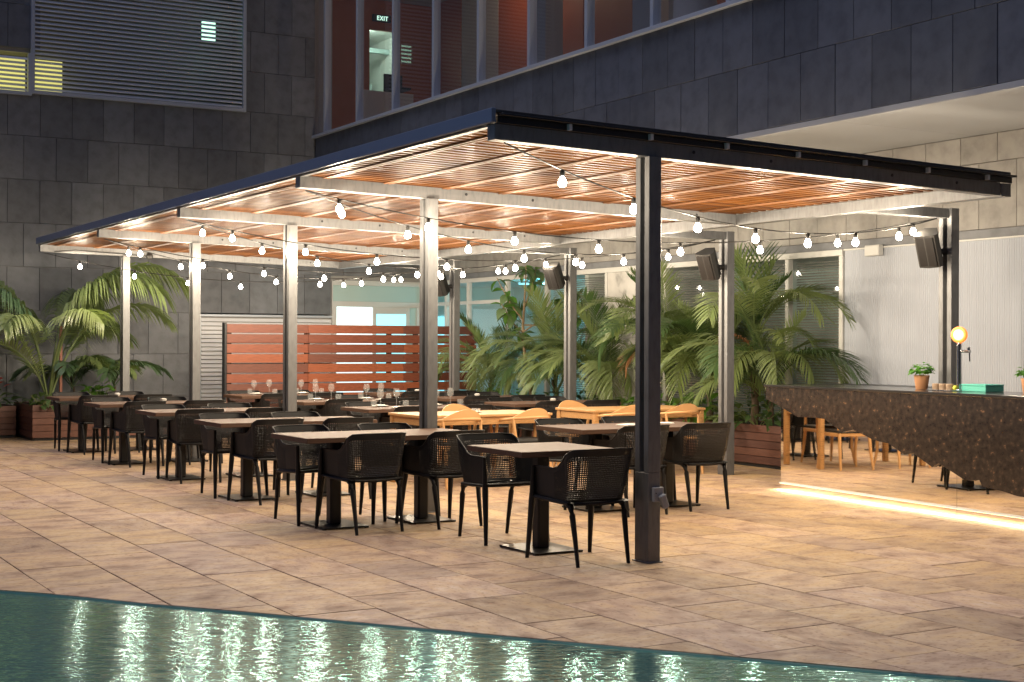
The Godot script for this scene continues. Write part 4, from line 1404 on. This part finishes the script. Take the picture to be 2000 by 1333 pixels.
func seat_y(x: float, z: float) -> float:
	return 0.438 - 0.022 * (1.0 - pow(x / 0.244, 2)) - 0.012 * clampf(z / 0.24, -1, 1)

func leg_mesh(pts: Array, rad: Array) -> ArrayMesh:
	return tube_mesh(pts, rad, 6)

func make_wood_chair() -> Node3D:
	var t := Node3D.new()
	var m: Material = mats["oak_round"]
	# one bent hoop forms the arms and the top of the back
	var hoop := []
	var rad := []
	for i in 25:
		var a := lerpf(-0.12, PI + 0.12, i / 24.0)
		hoop.append(Vector3(-0.275 * cos(a), 0.685 + 0.035 * sin(a), -0.04 + 0.29 * sin(a)))
		rad.append(0.016)
	hoop.push_front(Vector3(-0.275, 0.675, -0.16))
	hoop.append(Vector3(0.275, 0.675, -0.16))
	part(t, "armrest", tube_mesh(hoop, [0.016], 9), m)
	# arched crest that stands on the hoop
	var st := begin()
	for i in 20:
		var q := []
		for k in [[0, 0], [1, 0], [1, 1], [0, 1]]:
			var f: float = (i + k[0]) / 20.0
			var a := lerpf(0.62, PI - 0.62, f)
			q.append(Vector3(-0.275 * cos(a), 0.70 + 0.035 * sin(a) + k[1] * 0.085 * sin(PI * f), -0.04 + (0.29 + k[1] * 0.02) * sin(a)))
		for s in [0.0, 1.0]:
			var o := Vector3(0, 0, -0.016 * s)
			quad(st, q[0] + o, q[1] + o, q[2] + o, q[3] + o, Vector3(0, 0, 1 - 2 * s))
		quad(st, q[3], q[2], q[2] + Vector3(0, 0, -0.016), q[3] + Vector3(0, 0, -0.016), Vector3.UP)
	part(t, "backrest", st.commit(), m)
	for s in [-1.0, 1.0]:
		part(t, "leg", tube_mesh([Vector3(s * 0.244, 0.675, -0.14), Vector3(s * 0.255, 0.44, -0.17), Vector3(s * 0.244, 0.2, -0.19), Vector3(s * 0.275, 0.0, -0.215)], [0.014, 0.021, 0.019, 0.013], 9), m)
		part(t, "leg", tube_mesh([Vector3(s * 0.225, 0.70, 0.14), Vector3(s * 0.205, 0.44, 0.17), Vector3(s * 0.212, 0.2, 0.20), Vector3(s * 0.225, 0.0, 0.235)], [0.014, 0.021, 0.019, 0.013], 9), m)
		part(t, "side_rail", box_mesh(Vector3(0.022, 0.045, 0.34), 0.006), m, Vector3(s * 0.232, 0.425, 0))
	part(t, "front_rail", box_mesh(Vector3(0.48, 0.045, 0.022), 0.006), m, Vector3(0, 0.425, -0.172))
	part(t, "rear_rail", box_mesh(Vector3(0.40, 0.045, 0.022), 0.006), m, Vector3(0, 0.425, 0.172))
	part(t, "seat", box_mesh(Vector3(0.47, 0.045, 0.40), 0.018), mats["seat_black"], Vector3(0, 0.462, -0.005))
	return t

func make_table() -> Node3D:
	var t := Node3D.new()
	part(t, "table_top", box_mesh(Vector3(0.796, 0.040, 0.796), 0.003), mats["table_top"], Vector3(0, 0.73, 0))
	part(t, "top_plate", box_mesh(Vector3(0.40, 0.01, 0.40), 0.001), mats["iron_black"], Vector3(0, 0.705, 0))
	part(t, "pedestal", box_mesh(Vector3(0.10, 0.69, 0.10), 0.014), mats["iron_black"], Vector3(0, 0.357, 0))
	part(t, "base_plate", box_mesh(Vector3(0.40, 0.010, 0.52), 0.002), mats["base_plate"], Vector3(0, 0.013, 0))
	for sx in [-1, 1]:
		for sz in [-1, 1]:
			part(t, "glide", box_mesh(Vector3(0.03, 0.008, 0.03), 0.001), mats["iron_black"], Vector3(sx * 0.185, 0.004, sz * 0.24))
	return t

func make_oak_table() -> Node3D:
	var t := Node3D.new()
	part(t, "table_top", box_mesh(Vector3(1.58, 0.028, 0.84), 0.004), mats["oak"], Vector3(0, 0.736, 0))
	for s in [-1.0, 1.0]:
		part(t, "apron", box_mesh(Vector3(1.40, 0.08, 0.022), 0.002), mats["oak"], Vector3(0, 0.682, s * 0.385))
		part(t, "apron", box_mesh(Vector3(0.022, 0.08, 0.66), 0.002), mats["oak"], Vector3(s * 0.755, 0.682, 0))
		for z in [-1.0, 1.0]:
			part(t, "leg", box_mesh(Vector3(0.062, 0.722, 0.062), 0.006), mats["oak"], Vector3(s * 0.745, 0.361, z * 0.375))
	return t

func place(proto: Node3D, called: String, label: String, category: String, at: Vector3, turn: float, group: String) -> Node3D:
	var o: Node3D = proto.duplicate()
	o.name = numbered(called)
	add_child(o)
	o.position = at
	o.rotation.y = turn
	tag(o, label, category, group)
	return o

func build_tables():
	var chair := make_chair()
	var wood := make_wood_chair()
	var table := make_table()
	var oak := make_oak_table()
	var tg := "dark brown square pedestal tables"
	var cg := "black net armchairs around the tables"
	# single square table
	place(table, "cafe_table", "single dark brown square table beside the front pergola column", "table", P(5.45, 0, 8.95), 0, tg)
	place(chair, "net_armchair", "black net armchair with its back to the pool at the single square table", "chair", P(5.43, 0, 8.39), 0.02, cg)
	place(chair, "net_armchair", "black net armchair facing the pool at the single square table", "chair", P(5.47, 0, 9.58), PI - 0.03, cg)
	# pool side row, middle row and planter side row of double tables
	var rows := [
		{"n": "poolside", "from": "square table", "items": [[4.27, 10.94], [4.36, 13.28], [4.41, 15.55], [4.40, 17.85], [4.42, 20.05]]},
		{"n": "middle-row", "from": "socket column", "items": [[6.83, 10.92], [6.76, 15.25], [6.86, 17.45], [6.86, 19.75]]},
		{"n": "planter-side", "from": "oak table", "items": [[9.0, 15.8], [9.05, 17.75], [9.05, 19.75]]},
	]
	for row in rows:
		for i in row.items.size():
			var x: float = row.items[i][0]
			var d: float = row.items[i][1]
			for h in 2:
				var side: String = ["open", "wall"][h]
				place(table, "cafe_table", "dark brown square table, %s half of %s %s double table from %s" % [side, ORD[i], row.n, row.from], "table", P(x + 0.4 + 0.8 * h, 0, d), 0, tg)
				var cx: float = x + 0.48 + 0.74 * h
				place(chair, "net_armchair", "black net armchair, back to pool, %s end of %s %s double table from %s" % [side, ORD[i], row.n, row.from], "chair", P(cx + rng.randf_range(-0.03, 0.03), 0, d - 0.35 + rng.randf_range(-0.04, 0.04)), rng.randf_range(-0.12, 0.12), cg)
				place(chair, "net_armchair", "black net armchair facing pool, %s end of %s %s double table from %s" % [side, ORD[i], row.n, row.from], "chair", P(cx + rng.randf_range(-0.03, 0.03) - 0.08, 0, d + 0.38 + rng.randf_range(-0.04, 0.04)), PI + rng.randf_range(-0.12, 0.12), cg)
	var og := "oak tables"
	var wg := "oak armchairs with black seats"
	place(oak, "oak_table", "light oak table with an ashtray on it, in the middle row", "table", P(7.46, 0, 13.73), 0, og)
	place(oak, "oak_table", "light oak table beside the second speaker post from the bar", "table", P(9.75, 0, 13.98), 0, og)
	for k in [[7.05, 13.30, 0.0, "oak armchair, back to pool, at the open end of the ashtray table"], [7.88, 13.30, 0.05, "oak armchair, back to pool, at the wall end of the ashtray table"],
			[9.30, 13.52, 0.0, "oak armchair, back to pool, open end of the oak table by speaker post"], [10.08, 13.54, -0.05, "oak armchair, back to pool, wall end of the oak table by speaker post"],
			[9.35, 14.46, PI, "oak armchair facing the pool at the oak table by the speaker post"], [7.6, 14.12, PI, "oak armchair facing the pool at the oak table with the ashtray"]]:
		place(wood, "oak_armchair", k[3], "chair", P(k[0], 0, k[1]), k[2], wg)
	for o in [chair, wood, table, oak]:
		o.free()


# ---------------------------------------------------------------- string lights
func build_strings():
	var bulb := lathe_mesh([Vector2(0.0, -0.062), Vector2(0.014, -0.060), Vector2(0.026, -0.048), Vector2(0.030, -0.032), Vector2(0.026, -0.014), Vector2(0.015, 0.002), Vector2(0.013, 0.012)], 14)
	var socket := lathe_mesh([Vector2(0.013, 0.010), Vector2(0.017, 0.012), Vector2(0.018, 0.045), Vector2(0.010, 0.055), Vector2(0.0, 0.056)], 10)
	var spans := [[0, 0, 0.57], [1, 0, 0.29], [1, 1, 0.40], [2, 1, 0.49], [2, 2, 0.22], [3, 2, 0.45], [3, 3, 0.36], [4, 3, 0.50]]
	for s in spans:
		var a := P(4.62, 2.80, FRAME0 + BAY * s[0] + (0.05 if s[0] > 0 else 0.0))
		var b := P(10.30, 2.70, FRAME0 + BAY * (s[1] + 0.5))
		var len := Vector2(b.x - a.x, b.z - a.z).length()
		var t := thing("string_light", "string of glowing bulbs from %s pergola beam to %s speaker post from the bar" % [ORD[s[0]], ORD[s[1]]], "string light", a, 0, "strings of bulbs under the pergola")
		var f := func(u: float) -> Vector3:
			var p := a.lerp(b, u)
			p.y = lerpf(a.y, b.y, u) - 1.32 * u * (1.0 - u)
			return p - a
		var pts := []
		for i in 33:
			pts.append(f.call(i / 32.0))
		part(t, "wire", tube_mesh(pts, [0.0058], 5), mats["wire_black"])
		var r: float = s[2]
		while r < len - 0.12:
			var p: Vector3 = f.call(r / len)
			var o := part(t, "bulb", bulb, mats["bulb_glow"], p - Vector3(0, 0.055, 0))
			part(o, "socket", socket, mats["wire_black"])
			omni(o, Vector3(0, -0.03, 0), Color(1.0, 0.92, 0.80), BULB_ENERGY, 0.03)
			r += 0.772
	# supply cable along the last beam
	var c := thing("supply_cable", "dark cable with plug clipped along the last pergola beam by the end wall", "cable", P(4.75, 2.82, FRAME0 + 4 * BAY - 0.01))
	part(c, "cable", tube_mesh([Vector3(0, 0, 0), Vector3(0.3, 0.03, 0), Vector3(0.9, 0.005, 0), Vector3(1.35, -0.02, 0)], [0.009], 6), mats["wire_black"])
	part(c, "plug", lathe_mesh([Vector2(0.0, -0.05), Vector2(0.04, -0.045), Vector2(0.055, 0.0), Vector2(0.04, 0.045), Vector2(0.0, 0.05)], 12), mats["speaker_black"], Vector3(1.40, -0.02, 0))


# ---------------------------------------------------------------- speakers
func build_speakers():
	for i in 4:
		var d := FRAME0 + BAY * (i + 0.5)
		var s := thing("wall_speaker", "black tilted loudspeaker bracketed to the %s pergola post from the bar" % ORD[i], "speaker", P(10.25, 2.42, d), 0, "loudspeakers on the pergola posts")
		# cabinet: tapered plan, wide curved front towards -x
		var prof := PackedVector2Array([Vector2(0.11, -0.07), Vector2(0.11, 0.07), Vector2(-0.06, 0.135), Vector2(-0.105, 0.11), Vector2(-0.125, 0.0), Vector2(-0.105, -0.11), Vector2(-0.06, -0.135)])
		var st := begin()
		for r in 2:
			var y0 := -0.185 + 0.0 * r
			if r == 0:
				for k in prof.size():
					var a := prof[k]
					var c := prof[(k + 1) % prof.size()]
					var n := Vector3((c - a).y, 0, -(c - a).x).normalized()
					if n.dot(Vector3((a + c).x, 0, (a + c).y)) < 0:
						n = -n
					quad(st, Vector3(a.x, y0, a.y), Vector3(c.x, y0, c.y), Vector3(c.x, 0.185, c.y), Vector3(a.x, 0.185, a.y), n)
		var idx := Geometry2D.triangulate_polygon(prof)
		for k in range(0, idx.size(), 3):
			for y in [-0.185, 0.185]:
				tri(st, Vector3(prof[idx[k]].x, y, prof[idx[k]].y), Vector3(prof[idx[k + 1]].x, y, prof[idx[k + 1]].y), Vector3(prof[idx[k + 2]].x, y, prof[idx[k + 2]].y), Vector3(0, signf(y), 0))
		var cab := part(s, "cabinet", st.commit(), mats["speaker_black"], Vector3(-0.03, 0, 0), Vector3(0, deg_to_rad(22), deg_to_rad(27)))
		cab.scale = Vector3.ONE * 0.88
		part(cab, "grille", box_mesh(Vector3(0.012, 0.33, 0.19), 0.005), mats["iron_black"], Vector3(-0.118, 0, 0))
		part(s, "bracket", tube_mesh([Vector3(0.02, -0.02, 0), Vector3(0.11, -0.03, 0), Vector3(0.165, -0.03, 0)], [0.03, 0.026, 0.034], 8), mats["speaker_black"])


# ---------------------------------------------------------------- things on the tables
func build_table_items():
	var wine := lathe_mesh([Vector2(0.0, 0.004), Vector2(0.036, 0.0), Vector2(0.034, 0.004), Vector2(0.006, 0.010), Vector2(0.004, 0.03), Vector2(0.004, 0.10), Vector2(0.012, 0.108), Vector2(0.036, 0.130), Vector2(0.042, 0.155), Vector2(0.038, 0.190), Vector2(0.031, 0.215)], 20)
	var stem := lathe_mesh([Vector2(0.0, 0.0), Vector2(0.035, 0.001), Vector2(0.030, 0.004), Vector2(0.0, 0.006)], 16)
	var tumbler := lathe_mesh([Vector2(0.0, 0.003), Vector2(0.030, 0.0), Vector2(0.036, 0.03), Vector2(0.037, 0.06), Vector2(0.033, 0.088)], 20)
	var basel := lathe_mesh([Vector2(0.0, 0.0), Vector2(0.029, 0.001), Vector2(0.031, 0.010), Vector2(0.0, 0.012)], 16)
	var plate := lathe_mesh([Vector2(0.0, 0.0), Vector2(0.07, 0.0), Vector2(0.10, 0.012), Vector2(0.102, 0.014), Vector2(0.07, 0.006), Vector2(0.0, 0.005)], 28)
	var y := 0.751
	var rows := [[6.76, 15.25, "first"], [6.86, 17.45, "second"], [6.86, 19.75, "third"]]
	for r in rows:
		var x: float = r[0]
		var d: float = r[1]
		var which: String = "on the %s set table from the oak tables" % r[2]
		for i in 2:
			for s in [-1.0, 1.0]:
				var cx: float = x + 0.45 + 0.72 * i
				var g := thing("wine_glass", "clear stemmed wine glass standing " + which, "glass", P(cx + 0.16 * s, y, d + 0.12 * s + 0.03), 0, "wine glasses on the set tables")
				part(g, "bowl", wine, mats["drinking_glass"])
				part(g, "foot", stem, mats["drinking_glass"])
				var u := thing("water_tumbler", "clear low water tumbler standing " + which, "glass", P(cx - 0.13 * s, y, d + 0.16 * s), 0, "tumblers on the set tables")
				part(u, "wall", tumbler, mats["drinking_glass"])
				part(u, "base", basel, mats["drinking_glass"])
				var p := thing("side_plate", "white side plate with folded napkin " + which, "plate", P(cx, y, d + 0.26 * s), 0.2 * s, "side plates on the set tables")
				part(p, "dish", plate, mats["ceramic"])
				part(p, "napkin", box_mesh(Vector3(0.11, 0.018, 0.05), 0.006), mats["paper"], Vector3(0, 0.014, 0))
	var ash := thing("ashtray", "small glass ashtray on a saucer on the oak table", "ashtray", P(7.52, y, 13.72))
	part(ash, "saucer", plate, mats["ceramic"]).scale = Vector3(0.8, 0.6, 0.8)
	part(ash, "bowl", lathe_mesh([Vector2(0.0, 0.006), Vector2(0.045, 0.006), Vector2(0.052, 0.045), Vector2(0.044, 0.045), Vector2(0.038, 0.014), Vector2(0.0, 0.012)], 20), mats["drinking_glass"])
	for k in [[7.62, 10.98, 0.3], [8.08, 11.06, -0.2]]:
		var n := thing("paper_napkin", "folded white paper napkin on the double table behind the socket column", "napkin", P(k[0], y, k[1]), k[2], "napkins on the double table")
		part(n, "fold", box_mesh(Vector3(0.19, 0.004, 0.13), 0.001), mats["paper"], Vector3(0, 0.002, 0))
		part(n, "fold", box_mesh(Vector3(0.17, 0.004, 0.12), 0.001), mats["paper"], Vector3(0.006, 0.0065, 0.002), Vector3(0, 0.06, 0))
	var cups := [[9.8, 15.8, "on the first planter-side double table from the oak table"], [9.75, 17.75, "on the second planter-side double table from the oak table"], [9.8, 19.75, "on the third planter-side double table from the oak table"], [5.3, 17.85, "on the fourth poolside double table from the square table"], [5.3, 20.05, "on the fifth poolside double table from the square table"], [10.0, 14.0, "on the oak table by the speaker post"]]
	for c in cups:
		var o := thing("sugar_bowl", "small white sugar bowl " + c[2], "bowl", P(c[0], y, c[1]), 0, "sugar bowls")
		part(o, "bowl", lathe_mesh([Vector2(0.0, 0.0), Vector2(0.028, 0.0), Vector2(0.042, 0.04), Vector2(0.038, 0.042), Vector2(0.026, 0.01), Vector2(0.0, 0.008)], 18), mats["ceramic"])
		part(o, "sachets", box_mesh(Vector3(0.05, 0.035, 0.03), 0.004), mats["paper"], Vector3(0, 0.03, 0))
